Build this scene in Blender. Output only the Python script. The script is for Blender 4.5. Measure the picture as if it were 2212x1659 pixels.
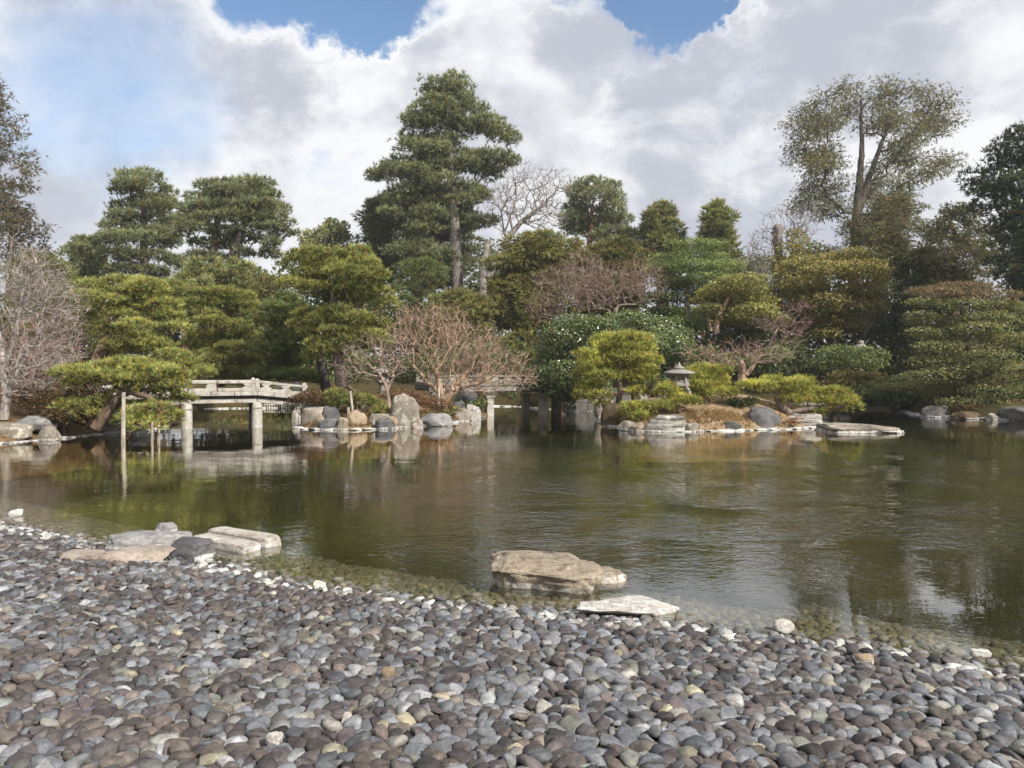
import bpy, bmesh, math, random, time
import numpy as np
from mathutils import Vector, noise as mnoise
T0 = time.time()
R = math.radians
scene = bpy.context.scene
for _o in list(bpy.data.objects):
    bpy.data.objects.remove(_o)

# ------------------------------------------------------------------ camera
CAM_Z = 2.0                    # eye height above the water of the pond
F = 1661.0                     # focal length in units of a 2212 px wide picture
PITCH = math.atan((829.5 - 790.0) / F)
cam_data = bpy.data.cameras.new("camera")
cam_data.sensor_width = 36.0
cam_data.lens = 36.0 * F / 2212.0
cam_data.clip_start = 0.05
cam_data.clip_end = 3000.0
cam = bpy.data.objects.new("camera", cam_data)
scene.collection.objects.link(cam)
cam.location = (0, 0, CAM_Z)
cam.rotation_euler = (math.pi / 2 - PITCH, 0, 0)
scene.camera = cam
scene.render.resolution_x, scene.render.resolution_y = 1024, 768

# ------------------------------------------------------------------ sky
SUN_AZ, SUN_EL = 133.0, 38.0   # degrees clockwise from the view direction (+Y), and above the horizon
world = bpy.data.worlds.new("World")
scene.world = world
world.use_nodes = True


class NT:
    """small helper round a node tree"""
    def __init__(self, tree):
        self.t = tree
        tree.nodes.clear()

    def n(self, kind, **kw):
        nd = self.t.nodes.new(kind)
        for k, v in kw.items():
            if k.startswith("i_"):
                nd.inputs[k[2:].replace("__", " ")].default_value = v
            else:
                setattr(nd, k, v)
        return nd

    def l(self, a, b):
        self.t.links.new(a, b)

    def val(self, sock, v):
        if hasattr(v, "links"):
            self.l(v, sock)
        else:
            sock.default_value = v

    def math(self, op, a, b=0.0, c=0.0, clamp=False):
        nd = self.t.nodes.new("ShaderNodeMath")
        nd.operation = op
        nd.use_clamp = clamp
        self.val(nd.inputs[0], a)
        self.val(nd.inputs[1], b)
        self.val(nd.inputs[2], c)
        return nd.outputs[0]

    def vmath(self, op, a, b=(0, 0, 0)):
        nd = self.t.nodes.new("ShaderNodeVectorMath")
        nd.operation = op
        self.val(nd.inputs[0], a)
        if op == "SCALE":
            self.val(nd.inputs["Scale"], b)
        else:
            self.val(nd.inputs[1], b)
        return nd.outputs["Value"] if op in ("DOT_PRODUCT", "LENGTH", "DISTANCE") else nd.outputs[0]

    def smooth(self, x, a, b, lo=0.0, hi=1.0):
        nd = self.t.nodes.new("ShaderNodeMapRange")
        nd.interpolation_type = "SMOOTHSTEP"
        self.val(nd.inputs[0], x)
        for i, v in zip((1, 2, 3, 4), (a, b, lo, hi)):
            self.val(nd.inputs[i], v)
        return nd.outputs[0]

    def mix(self, f, a, b, blend="MIX"):
        nd = self.t.nodes.new("ShaderNodeMix")
        nd.data_type = "RGBA"
        nd.blend_type = blend
        self.val(nd.inputs[0], f)
        for s, v in ((nd.inputs[6], a), (nd.inputs[7], b)):
            if hasattr(v, "links"):
                self.l(v, s)
            else:
                s.default_value = (*v, 1.0) if len(v) == 3 else v
        return nd.outputs[2]

    def noise(self, vec, scale, detail=4.0, rough=0.5, dist=0.0, color=False):
        nd = self.t.nodes.new("ShaderNodeTexNoise")
        nd.inputs["Scale"].default_value = scale
        nd.inputs["Detail"].default_value = detail
        nd.inputs["Roughness"].default_value = rough
        nd.inputs["Distortion"].default_value = dist
        if vec is not None:
            self.l(vec, nd.inputs["Vector"])
        return nd.outputs["Color" if color else "Fac"]


def build_sky():
    g = NT(world.node_tree)
    out = g.n("ShaderNodeOutputWorld")
    bg = g.n("ShaderNodeBackground")
    sky = g.n("ShaderNodeTexSky", sky_type="NISHITA", sun_disc=False)
    sky.sun_elevation = R(SUN_EL)
    sky.sun_rotation = R(SUN_AZ)
    sky.air_density = 1.0
    sky.dust_density = 0.5
    sky.ozone_density = 2.0
    d = g.n("ShaderNodeTexCoord").outputs["Generated"]
    blue = g.vmath("SCALE", sky.outputs[0], 0.128)
    hs = g.n("ShaderNodeHueSaturation")
    hs.inputs["Saturation"].default_value = 1.05
    g.l(blue, hs.inputs["Color"])
    blue = hs.outputs[0]
    # clouds: billows of noise over the whole dome
    st = g.n("ShaderNodeMapping")
    st.inputs["Scale"].default_value = (1.0, 1.0, 1.5)
    g.l(d, st.inputs["Vector"])
    st = st.outputs[0]
    wv = g.noise(st, 3.0, 3.0, 0.55, color=True)
    wv = g.vmath("SCALE", g.vmath("SUBTRACT", wv, (0.5, 0.5, 0.5)), 0.16)
    p = g.vmath("ADD", st, wv)
    n1 = g.noise(p, 3.4, 9.0, 0.55)
    fine = g.noise(p, 11.0, 9.0, 0.62)
    cover = g.math("ADD", g.math("MULTIPLY", n1, 0.62), g.math("MULTIPLY", fine, 0.38))
    cover = g.math("ADD", cover, 0.16)

    wd = g.noise(d, 5.0, 9.0, 0.66, color=True)
    dw = g.vmath("NORMALIZE", g.vmath("ADD", d, g.vmath("SCALE", g.vmath("SUBTRACT", wd, (0.5, 0.5, 0.5)), 0.26)))

    def toward(u, v, rad, k, inner=0.2):
        v3 = Vector(((u - 1106) / F, 1.0, (790 - v) / F)).normalized()
        dt = g.vmath("DOT_PRODUCT", dw, tuple(v3))
        return g.smooth(dt, math.cos(R(rad)), math.cos(R(rad * inner)), 0.0, k)
    # gaps in the cloud cover where the blue shows
    for (u, v, rad, k) in ((560, -120, 7.0, 0.25), (700, -70, 5.6, 0.25), (790, -10, 3.8, 0.22), (900, -110, 6.0, 0.22), (1500, 5, 4.2, 0.27), (1440, -90, 6.0, 0.22), (1488, 70, 3.8, 0.24)):
        cover = g.math("SUBTRACT", cover, toward(u, v, rad, k))
    mask = g.smooth(cover, 0.415, 0.61)
    # thin veil at the left where the sky glimmers through
    veil = g.math("MAXIMUM", toward(235, 220, 8.5, 0.62), toward(120, 380, 8.0, 0.50))
    veil = g.math("MULTIPLY", veil, g.smooth(n1, 0.62, 0.40))
    mask = g.math("MULTIPLY", mask, g.math("SUBTRACT", 1.0, veil))
    # shade inside the clouds
    n2 = g.noise(g.vmath("ADD", p, (3.7, 1.2, 0.35)), 2.4, 9.0, 0.56)
    n3 = g.noise(g.vmath("ADD", p, (0.8, 7.2, 2.35)), 6.0, 9.0, 0.6)
    t = g.math("ADD", g.math("MULTIPLY", n2, 0.62), g.math("MULTIPLY", n3, 0.38))
    t = g.math("ADD", t, g.smooth(cover, 0.50, 0.72, -0.11, 0.04))
    for (u, v, rad, k) in ((545, 190, 5.0, 0.055), (1480, 300, 7.0, 0.08), (1330, 180, 5.0, 0.05)):
        t = g.math("ADD", t, toward(u, v, rad, k))
    for (u, v, rad, k) in ((760, 120, 4.0, 0.07), (1080, 40, 5.0, 0.07), (450, 520, 7.0, 0.07), (1280, 520, 6.0, 0.06)):
        t = g.math("SUBTRACT", t, toward(u, v, rad, k))
    dark = g.smooth(t, 0.40, 0.585)
    cloud = g.mix(dark, (0.77, 0.775, 0.79), (0.43, 0.45, 0.515))
    col = g.mix(mask, blue, cloud)
    # pale haze towards the horizon
    sep = g.n("ShaderNodeSeparateXYZ")
    g.l(d, sep.inputs[0])
    hz = g.smooth(sep.outputs[2], 0.0, 0.30, 0.45, 0.0)
    col = g.mix(hz, col, (0.565, 0.59, 0.635))
    g.l(col, bg.inputs["Color"])
    bg.inputs["Strength"].default_value = 1.0
    g.l(bg.outputs[0], out.inputs[0])


build_sky()
world.cycles.sampling_method = "MANUAL"
world.cycles.sample_map_resolution = 512

# ------------------------------------------------------------------ sun
sun_data = bpy.data.lights.new("sun", "SUN")
sun_data.energy = 4.9
sun_data.angle = R(0.55)
sun_data.color = (1.0, 0.945, 0.86)
sun = bpy.data.objects.new("sun", sun_data)
scene.collection.objects.link(sun)
_sv = Vector((math.sin(R(SUN_AZ)) * math.cos(R(SUN_EL)), math.cos(R(SUN_AZ)) * math.cos(R(SUN_EL)), math.sin(R(SUN_EL))))
sun.rotation_euler = _sv.to_track_quat("Z", "Y").to_euler()
sun.location = _sv * 60

vs = scene.view_settings
vs.view_transform = "Standard"
vs.look = "None"
vs.exposure = 0.36
vs.gamma = 1.0
vs.use_curve_mapping = False
scene.render.engine = "CYCLES"
scene.cycles.max_bounces = 6
scene.cycles.diffuse_bounces = 3
scene.cycles.glossy_bounces = 3
scene.cycles.transmission_bounces = 4
scene.cycles.transparent_max_bounces = 6
scene.cycles.caustics_reflective = False
scene.cycles.caustics_refractive = False
scene.cycles.sample_clamp_indirect = 4.0
scene.cycles.use_denoising = True
try:
    scene.cycles.denoising_prefilter = "ACCURATE"
except Exception:
    pass

# ------------------------------------------------------------------ picture <-> place
CP, SP = math.cos(PITCH), math.sin(PITCH)


def at(u, v, Y):
    """point of the place at depth Y seen at (u, v) of the 2212 x 1659 picture"""
    a, b = (u - 1106.0) / F, (829.5 - v) / F
    dy, dz = CP + b * SP, -SP + b * CP
    k = Y / dy
    return np.array([a * k, Y, CAM_Z + dz * k])


def on_water(u, v, z=0.0):
    a, b = (u - 1106.0) / F, (829.5 - v) / F
    dy, dz = CP + b * SP, -SP + b * CP
    k = (z - CAM_Z) / dz
    return np.array([a * k, dy * k, z])


def ppm(Y):
    return F / Y


# ------------------------------------------------------------------ object helpers
COL = scene.collection


def link(name, mesh, parent=None):
    o = bpy.data.objects.new(name, mesh)
    COL.objects.link(o)
    if parent is not None:
        o.parent = parent
    return o


def empty(name, loc=(0, 0, 0)):
    o = bpy.data.objects.new(name, None)
    o.empty_display_size = 0.3
    o.location = tuple(float(x) for x in loc)
    COL.objects.link(o)
    return o


def tag(o, label, cat, group=None):
    o["label"] = label
    o["category"] = cat
    if group:
        o["group"] = group
    return o


def kind(o, k):
    o["kind"] = k
    return o


class Buf:
    """collects vertices, tris, quads and vertex colours"""
    def __init__(self):
        self.V, self.T, self.Q, self.C = [], [], [], []
        self.n = 0

    def add(self, V, T=None, Q=None, C=None):
        V = np.asarray(V, np.float32).reshape(-1, 3)
        if T is not None and len(T):
            self.T.append(np.asarray(T, np.int32).reshape(-1, 3) + self.n)
        if Q is not None and len(Q):
            self.Q.append(np.asarray(Q, np.int32).reshape(-1, 4) + self.n)
        if C is None:
            C = np.full((len(V), 3), 0.5, np.float32)
        C = np.asarray(C, np.float32)
        if C.ndim == 1:
            C = np.tile(C, (len(V), 1))
        self.V.append(V)
        self.C.append(C)
        self.n += len(V)

    def mesh(self, name, mat, smooth=False, origin=None):
        V = np.concatenate(self.V) if self.V else np.zeros((0, 3), np.float32)
        if origin is not None:
            V = V - np.asarray(origin, np.float32)
        C = np.concatenate(self.C) if self.C else np.zeros((0, 3), np.float32)
        T = np.concatenate(self.T) if self.T else np.zeros((0, 3), np.int32)
        Q = np.concatenate(self.Q) if self.Q else np.zeros((0, 4), np.int32)
        me = bpy.data.meshes.new(name)
        me.vertices.add(len(V))
        me.vertices.foreach_set("co", V.ravel())
        me.loops.add(T.size + Q.size)
        me.loops.foreach_set("vertex_index", np.concatenate([T.ravel(), Q.ravel()]))
        me.polygons.add(len(T) + len(Q))
        tot = np.concatenate([np.full(len(T), 3, np.int32), np.full(len(Q), 4, np.int32)])
        st = np.concatenate([[0], np.cumsum(tot)[:-1]]).astype(np.int32) if len(tot) else np.zeros(0, np.int32)
        me.polygons.foreach_set("loop_start", st)
        me.polygons.foreach_set("use_smooth", np.full(len(tot), smooth))
        ca = me.color_attributes.new("Col", "FLOAT_COLOR", "POINT")
        ca.data.foreach_set("color", np.concatenate([C, np.ones((len(C), 1), np.float32)], 1).astype(np.float32).ravel())
        me.update(calc_edges=True)
        me.materials.append(mat)
        return me


def unit(a):
    return a / np.maximum(np.linalg.norm(a, axis=-1, keepdims=True), 1e-9)


# ------------------------------------------------------------------ materials
MATS = {}


def foliage_mat(name, rough=0.55, spec=0.25, trans=0.28):
    if name in MATS:
        return MATS[name]
    m = bpy.data.materials.new(name)
    m.use_nodes = True
    g = NT(m.node_tree)
    out = g.n("ShaderNodeOutputMaterial")
    at_ = g.n("ShaderNodeAttribute", attribute_name="Col")
    pos = g.n("ShaderNodeNewGeometry").outputs["Position"]
    nz = g.noise(pos, 0.9, 3.0, 0.6)
    k = g.smooth(nz, 0.3, 0.7, 0.78, 1.25)
    c = g.vmath("SCALE", at_.outputs["Color"], k)
    b = g.n("ShaderNodeBsdfPrincipled")
    g.l(c, b.inputs["Base Color"])
    b.inputs["Roughness"].default_value = rough
    b.inputs["Specular IOR Level"].default_value = spec
    tr = g.n("ShaderNodeBsdfTranslucent")
    g.l(g.vmath("MULTIPLY", c, (1.25, 1.25, 0.7)), tr.inputs["Color"])
    mx = g.n("ShaderNodeMixShader")
    mx.inputs[0].default_value = trans
    g.l(b.outputs[0], mx.inputs[1])
    g.l(tr.outputs[0], mx.inputs[2])
    g.l(mx.outputs[0], out.inputs[0])
    MATS[name] = m
    return m


def bark_mat(name, rough=0.85, scale=6.0):
    """bark: vertex colour broken up by vertical streaks and patches"""
    if name in MATS:
        return MATS[name]
    m = bpy.data.materials.new(name)
    m.use_nodes = True
    g = NT(m.node_tree)
    out = g.n("ShaderNodeOutputMaterial")
    at_ = g.n("ShaderNodeAttribute", attribute_name="Col")
    pos = g.n("ShaderNodeNewGeometry").outputs["Position"]
    mp = g.n("ShaderNodeMapping")
    mp.inputs["Scale"].default_value = (1, 1, 0.35)
    g.l(pos, mp.inputs["Vector"])
    nz = g.noise(mp.outputs[0], scale, 5.0, 0.65)
    c = g.vmath("SCALE", at_.outputs["Color"], g.smooth(nz, 0.25, 0.75, 0.5, 1.45))
    b = g.n("ShaderNodeBsdfPrincipled")
    g.l(c, b.inputs["Base Color"])
    b.inputs["Roughness"].default_value = rough
    b.inputs["Specular IOR Level"].default_value = 0.2
    bp = g.n("ShaderNodeBump")
    bp.inputs["Strength"].default_value = 0.7
    bp.inputs["Distance"].default_value = 0.05
    g.l(nz, bp.inputs["Height"])
    g.l(bp.outputs[0], b.inputs["Normal"])
    g.l(b.outputs[0], out.inputs[0])
    MATS[name] = m
    return m


def rock_mat(name, c1, c2, c3, lichen=(0.55, 0.55, 0.45), amount=0.35, band=0.07, scale=2.2, strata=0.0, wet=True):
    """mottled stone; c1/c2 the body, c3 stains, lichen patches, a chalky mineral band along the waterline"""
    if name in MATS:
        return MATS[name]
    m = bpy.data.materials.new(name)
    m.use_nodes = True
    g = NT(m.node_tree)
    out = g.n("ShaderNodeOutputMaterial")
    geo = g.n("ShaderNodeNewGeometry")
    pos = geo.outputs["Position"]
    n1 = g.noise(pos, scale, 6.0, 0.62)
    n2 = g.noise(g.vmath("ADD", pos, (7, 3, 1)), scale * 2.7, 6.0, 0.65)
    n3 = g.noise(g.vmath("ADD", pos, (2, 9, 5)), scale * 1.4, 8.0, 0.7)
    nf = g.noise(pos, scale * 14, 4.0, 0.7)
    c = g.mix(g.smooth(n1, 0.35, 0.65), c1, c2)
    c = g.mix(g.smooth(n2, 0.45, 0.68, 0.0, 0.8), c, c3)
    th = 0.72 - 0.35 * amount
    c = g.mix(g.smooth(n3, th, th + 0.05, 0.0, 0.85), c, lichen)
    c = g.vmath("SCALE", c, g.smooth(nf, 0.25, 0.75, 0.72, 1.25))
    hgt = g.math("ADD", n1, g.math("MULTIPLY", nf, 0.25))
    if strata > 0:
        mp = g.n("ShaderNodeMapping")
        mp.inputs["Scale"].default_value = (1.3, 1.3, 1.3 * strata)
        g.l(pos, mp.inputs["Vector"])
        s = g.noise(mp.outputs[0], 1.0, 5.0, 0.6)
        c = g.vmath("SCALE", c, g.smooth(s, 0.36, 0.56, 0.35, 1.1))
        hgt = g.math("ADD", hgt, g.math("MULTIPLY", s, 1.2))
    if band > 0:
        sep = g.n("ShaderNodeSeparateXYZ")
        g.l(pos, sep.inputs[0])
        zj = g.math("SUBTRACT", sep.outputs[2], g.math("MULTIPLY", g.math("SUBTRACT", n2, 0.5), band * 1.6))
        top = g.smooth(zj, band * 0.75, band, 1.0, 0.0)
        low = g.smooth(sep.outputs[2], 0.004, 0.012)
        patch = g.smooth(g.noise(g.vmath("ADD", pos, (1, 6, 2)), 7.0, 5.0, 0.7), 0.40, 0.58, 0.0, 0.9)
        w = g.math("MULTIPLY", g.math("MULTIPLY", top, low), patch)
        c = g.mix(w, c, (0.66, 0.65, 0.62))
        if wet:
            c = g.mix(g.smooth(sep.outputs[2], -0.01, 0.006, 0.75, 0.0), c, (0.035, 0.03, 0.018))
    b = g.n("ShaderNodeBsdfPrincipled")
    g.l(c, b.inputs["Base Color"])
    b.inputs["Roughness"].default_value = 0.8
    b.inputs["Specular IOR Level"].default_value = 0.3
    bp = g.n("ShaderNodeBump")
    bp.inputs["Strength"].default_value = 0.8
    bp.inputs["Distance"].default_value = 0.06
    g.l(hgt, bp.inputs["Height"])
    g.l(bp.outputs[0], b.inputs["Normal"])
    g.l(b.outputs[0], out.inputs[0])
    MATS[name] = m
    return m


def soil_mat(name, c1, c2, c3, scale=1.3, mud=None):
    if name in MATS:
        return MATS[name]
    m = bpy.data.materials.new(name)
    m.use_nodes = True
    g = NT(m.node_tree)
    out = g.n("ShaderNodeOutputMaterial")
    pos = g.n("ShaderNodeNewGeometry").outputs["Position"]
    n1 = g.noise(pos, scale, 7.0, 0.65)
    n2 = g.noise(g.vmath("ADD", pos, (5, 2, 8)), scale * 6, 6.0, 0.7)
    nf = g.noise(pos, scale * 30, 3.0, 0.7)
    c = g.mix(g.smooth(n1, 0.38, 0.62), c1, c2)
    c = g.mix(g.smooth(n2, 0.48, 0.66, 0.0, 0.85), c, c3)
    if mud is not None:
        sp = g.n("ShaderNodeSeparateXYZ")
        g.l(pos, sp.inputs[0])
        c = g.mix(g.smooth(sp.outputs[2], -0.08, -0.35), c, g.mix(g.smooth(n1, 0.38, 0.62), *mud))
    c = g.vmath("SCALE", c, g.smooth(nf, 0.25, 0.75, 0.7, 1.3))
    b = g.n("ShaderNodeBsdfPrincipled")
    g.l(c, b.inputs["Base Color"])
    b.inputs["Roughness"].default_value = 0.95
    b.inputs["Specular IOR Level"].default_value = 0.1
    bp = g.n("ShaderNodeBump")
    bp.inputs["Strength"].default_value = 0.9
    bp.inputs["Distance"].default_value = 0.05
    g.l(g.math("ADD", n2, g.math("MULTIPLY", nf, 0.5)), bp.inputs["Height"])
    g.l(bp.outputs[0], b.inputs["Normal"])
    g.l(b.outputs[0], out.inputs[0])
    MATS[name] = m
    return m


def cobble_mat():
    m = bpy.data.materials.new("cobble_stone")
    m.use_nodes = True
    g = NT(m.node_tree)
    out = g.n("ShaderNodeOutputMaterial")
    at_ = g.n("ShaderNodeAttribute", attribute_name="Col")
    pos = g.n("ShaderNodeNewGeometry").outputs["Position"]
    n1 = g.noise(pos, 16.0, 5.0, 0.6)
    nf = g.noise(pos, 95.0, 3.0, 0.65)
    n3 = g.noise(g.vmath("ADD", pos, (4, 1, 7)), 9.0, 6.0, 0.65)
    c = g.vmath("SCALE", at_.outputs["Color"], g.smooth(n1, 0.28, 0.72, 0.62, 1.38))
    c = g.vmath("SCALE", c, g.smooth(nf, 0.25, 0.75, 0.78, 1.22))
    # dry pale scuffs and yellowish lichen flecks
    c = g.mix(g.smooth(n3, 0.60, 0.70, 0.0, 0.35), c, (0.36, 0.345, 0.33))
    n4 = g.noise(g.vmath("ADD", pos, (9, 4, 3)), 5.0, 7.0, 0.7)
    c = g.mix(g.smooth(n4, 0.735, 0.75, 0.0, 0.9), c, (0.62, 0.58, 0.38))
    b = g.n("ShaderNodeBsdfPrincipled")
    g.l(c, b.inputs["Base Color"])
    b.inputs["Roughness"].default_value = 0.62
    b.inputs["Specular IOR Level"].default_value = 0.35
    bp = g.n("ShaderNodeBump")
    bp.inputs["Strength"].default_value = 0.55
    bp.inputs["Distance"].default_value = 0.012
    g.l(g.math("ADD", n1, g.math("MULTIPLY", nf, 0.25)), bp.inputs["Height"])
    g.l(bp.outputs[0], b.inputs["Normal"])
    g.l(b.outputs[0], out.inputs[0])
    return m


def water_mat():
    m = bpy.data.materials.new("pond_water")
    m.use_nodes = True
    g = NT(m.node_tree)
    out = g.n("ShaderNodeOutputMaterial")
    geo = g.n("ShaderNodeNewGeometry")
    pos = geo.outputs["Position"]
    sep = g.n("ShaderNodeSeparateXYZ")
    g.l(pos, sep.inputs[0])
    # calm swell everywhere, a breeze patch of short ripples towards the right
    mp = g.n("ShaderNodeMapping")
    mp.inputs["Scale"].default_value = (0.6, 1.0, 1.0)
    mp.inputs["Rotation"].default_value = (0, 0, R(-14))
    g.l(pos, mp.inputs["Vector"])
    q = mp.outputs[0]
    rip = g.noise(q, 15.0, 2.0, 0.5, 0.5)
    rip2 = g.noise(g.vmath("ADD", q, (3, 8, 0)), 5.5, 2.0, 0.5, 0.3)
    swell = g.noise(q, 0.8, 2.0, 0.5)
    big = g.noise(pos, 0.22, 2.0, 0.5)
    bx = g.math("ADD", g.smooth(sep.outputs[0], -4.0, 1.5, 0.0, 1.0), g.math("MULTIPLY", g.math("SUBTRACT", big, 0.5), 1.6))
    calm_far = g.smooth(sep.outputs[1], 13.0, 20.0, 1.0, 0.16)
    edge = g.smooth(sep.outputs[1], 6.0, 9.5, 0.05, 1.0)
    pat = g.noise(g.vmath("ADD", pos, (11, 5, 0)), 0.55, 3.0, 0.55, 0.6)
    edge = g.math("MULTIPLY", edge, g.smooth(pat, 0.36, 0.62, 0.25, 1.15))
    br = g.math("MULTIPLY", g.math("MULTIPLY", g.smooth(bx, 0.10, 0.85, 0.22, 1.0), calm_far), edge)
    h = g.math("MULTIPLY", g.math("ADD", g.math("MULTIPLY", rip, 0.0095), g.math("MULTIPLY", rip2, 0.0105)), br)
    h = g.math("ADD", h, g.math("MULTIPLY", swell, 0.006))
    bp = g.n("ShaderNodeBump")
    bp.inputs["Strength"].default_value = 1.0
    bp.inputs["Distance"].default_value = 1.0
    g.l(h, bp.inputs["Height"])
    cosv = g.math("ABSOLUTE", g.vmath("DOT_PRODUCT", bp.outputs[0], geo.outputs["Incoming"]))
    graze = g.math("POWER", g.math("SUBTRACT", 1.0, cosv, clamp=True), 3.6)
    fres = g.math("ADD", 0.05, g.math("MULTIPLY", graze, 0.95), clamp=True)
    gl = g.n("ShaderNodeBsdfGlossy")
    gl.inputs["Roughness"].default_value = 0.008
    gl.inputs["Color"].default_value = (1, 1, 1, 1)
    g.l(bp.outputs[0], gl.inputs["Normal"])
    tr = g.n("ShaderNodeBsdfTransparent")
    tr.inputs["Color"].default_value = (0.90, 0.90, 0.74, 1)
    mx = g.n("ShaderNodeMixShader")
    g.l(fres, mx.inputs[0])
    g.l(tr.outputs[0], mx.inputs[1])
    g.l(gl.outputs[0], mx.inputs[2])
    g.l(mx.outputs[0], out.inputs[0])
    return m


NEEDLE = foliage_mat("pine_needles", 0.5, 0.25, 0.38)
LEAF = foliage_mat("matt_leaves", 0.5, 0.3, 0.36)
GLOSS = foliage_mat("glossy_leaves", 0.3, 0.6, 0.22)
BARK = bark_mat("bark")
COBBLE = cobble_mat()

# ------------------------------------------------------------------ the large structure: pond, banks, islands
_near = [(-30, 22.0), (-18, 17.2), (-11, 13.0)]
for (u, v) in ((0, 1130), (120, 1158), (240, 1185), (420, 1205), (540, 1235), (650, 1262), (780, 1278), (900, 1298), (1000, 1306), (1100, 1315), (1250, 1328),
               (1400, 1340), (1500, 1352), (1600, 1372), (1700, 1380), (1850, 1395), (1960, 1408), (2050, 1430), (2212, 1452)):
    w_ = on_water(u, v)
    _near.append((w_[0], w_[1]))
_near += [(4.6, 4.3), (8, 3.2), (16, 1.6), (30, -1)]
NEAR = np.array(_near)


def beach_s(x, y):
    """distance inland from the near waterline (negative in the water)"""
    ys = np.interp(x, NEAR[:, 0], NEAR[:, 1])
    sl = np.interp(x, NEAR[:, 0], np.gradient(NEAR[:, 1], NEAR[:, 0]))
    sl = np.clip(sl, -1.2, 1.2)
    return (ys - y) / np.sqrt(1 + sl * sl)


def beach_z(x, y):
    s = beach_s(x, y)
    up = 0.075 * np.maximum(s, 0) + 0.012 * np.maximum(s - 4.5, 0) ** 1.5
    return np.where(s >= 0, np.minimum(up, 0.62), np.maximum(0.07 * s - 0.075 * s * s, -0.85))


def grid_mesh(name, xs, ys, zf, mat):
    X, Y = np.meshgrid(xs, ys, indexing="ij")
    Z = zf(X, Y)
    V = np.stack([X, Y, Z], -1).reshape(-1, 3)
    nx, ny = len(xs), len(ys)
    i = np.arange(nx - 1)[:, None] * ny + np.arange(ny - 1)[None, :]
    Q = np.stack([i, i + ny, i + ny + 1, i + 1], -1).reshape(-1, 4)
    b = Buf()
    b.add(V, Q=Q)
    return b.mesh(name, mat, smooth=True)


SAND = soil_mat("packed_mortar_bed", (0.16, 0.14, 0.115), (0.30, 0.265, 0.20), (0.09, 0.075, 0.06), 1.6, mud=((0.032, 0.031, 0.011), (0.042, 0.040, 0.015)))
MUD = soil_mat("pond_mud", (0.032, 0.031, 0.011), (0.042, 0.040, 0.015), (0.026, 0.024, 0.009), 0.8)
SOIL = soil_mat("leaf_litter_soil", (0.16, 0.095, 0.05), (0.24, 0.16, 0.085), (0.09, 0.065, 0.03), 1.4)
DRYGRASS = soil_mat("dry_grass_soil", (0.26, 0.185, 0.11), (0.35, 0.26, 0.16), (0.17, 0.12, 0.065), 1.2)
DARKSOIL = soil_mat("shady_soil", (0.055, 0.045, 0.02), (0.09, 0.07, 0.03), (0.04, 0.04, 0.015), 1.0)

beach = link("beach", grid_mesh("beach", np.arange(-16, 12.01, 0.2), np.arange(-8, 18.01, 0.2), lambda x, y: np.where(beach_s(x, y) < -5, -1.2, beach_z(x, y) - 0.012), SAND))
kind(beach, "structure")


def bed_z(x, y):
    return np.full_like(x, -0.9) + 0.06 * np.sin(x * 0.7) * np.cos(y * 0.5)


kind(link("pond_bed", grid_mesh("pond_bed", np.arange(-60, 60.1, 2.5), np.arange(-10, 70.1, 2.5), bed_z, MUD)), "structure")

wb = Buf()
wb.add([(-60, -2, 0), (60, -2, 0), (60, 60, 0), (-60, 60, 0)], Q=[(0, 1, 2, 3)])
water = link("pond_water", wb.mesh("pond_water", water_mat()))
kind(water, "structure")


def resample(P, step):
    P = np.asarray(P, float)
    d = np.concatenate([[0], np.cumsum(np.linalg.norm(np.diff(P, axis=0), axis=1))])
    n = max(2, int(d[-1] / step) + 1)
    t = np.linspace(0, d[-1], n)
    return np.stack([np.interp(t, d, P[:, k]) for k in range(P.shape[1])], 1)


def mound(name, poly, hmax, mat, seed, peak=None, sharp=0.55, jag=0.10, rim=0.10):
    """an island or bank: closed outline at the water, rising to a rounded back"""
    rng = np.random.default_rng(seed)
    P = resample(np.vstack([poly, poly[:1]]), 0.35)[:-1]
    n = len(P)
    c = np.mean(P, axis=0) if peak is None else np.asarray(peak, float)
    jit = rng.normal(0, jag, n)
    jit = (jit + np.roll(jit, 1) + np.roll(jit, -1)) / 3
    dirs = unit(P - c)
    P = P + dirs * jit[:, None]
    fr = [1.04, 1.0, 0.985, 0.95, 0.88, 0.78, 0.66, 0.52, 0.38, 0.24, 0.1]
    b = Buf()
    V = []
    for k, s in enumerate(fr):
        ring = c + (P - c) * s
        if k == 0:
            z = np.full(n, -0.95)
        elif k == 1:
            z = np.full(n, -0.10)
        elif k == 2:
            z = np.full(n, rim)
        else:
            z = rim + (hmax - rim) * (1 - s ** 2) ** sharp
            z = z + np.array([mnoise.noise((x * 0.9, y * 0.9, seed)) * 0.13 for x, y in ring])
        V.append(np.column_stack([ring, z]))
    V = np.concatenate(V)
    i = np.arange(n)
    Q = []
    for k in range(len(fr) - 1):
        a, d = k * n + i, k * n + (i + 1) % n
        Q.append(np.stack([a, d, d + n, a + n], 1))
    top = len(V)
    V = np.vstack([V, [[c[0], c[1], hmax]]])
    k = (len(fr) - 1) * n
    T = np.stack([k + i, k + (i + 1) % n, np.full(n, top)], 1)
    b.add(V, Q=np.concatenate(Q), T=T)
    o = link(name, b.mesh(name, mat, smooth=True))
    kind(o, "structure")
    return o, P


def wp(*uv):
    return [tuple(on_water(u, v)[:2]) for u, v in uv]


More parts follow.
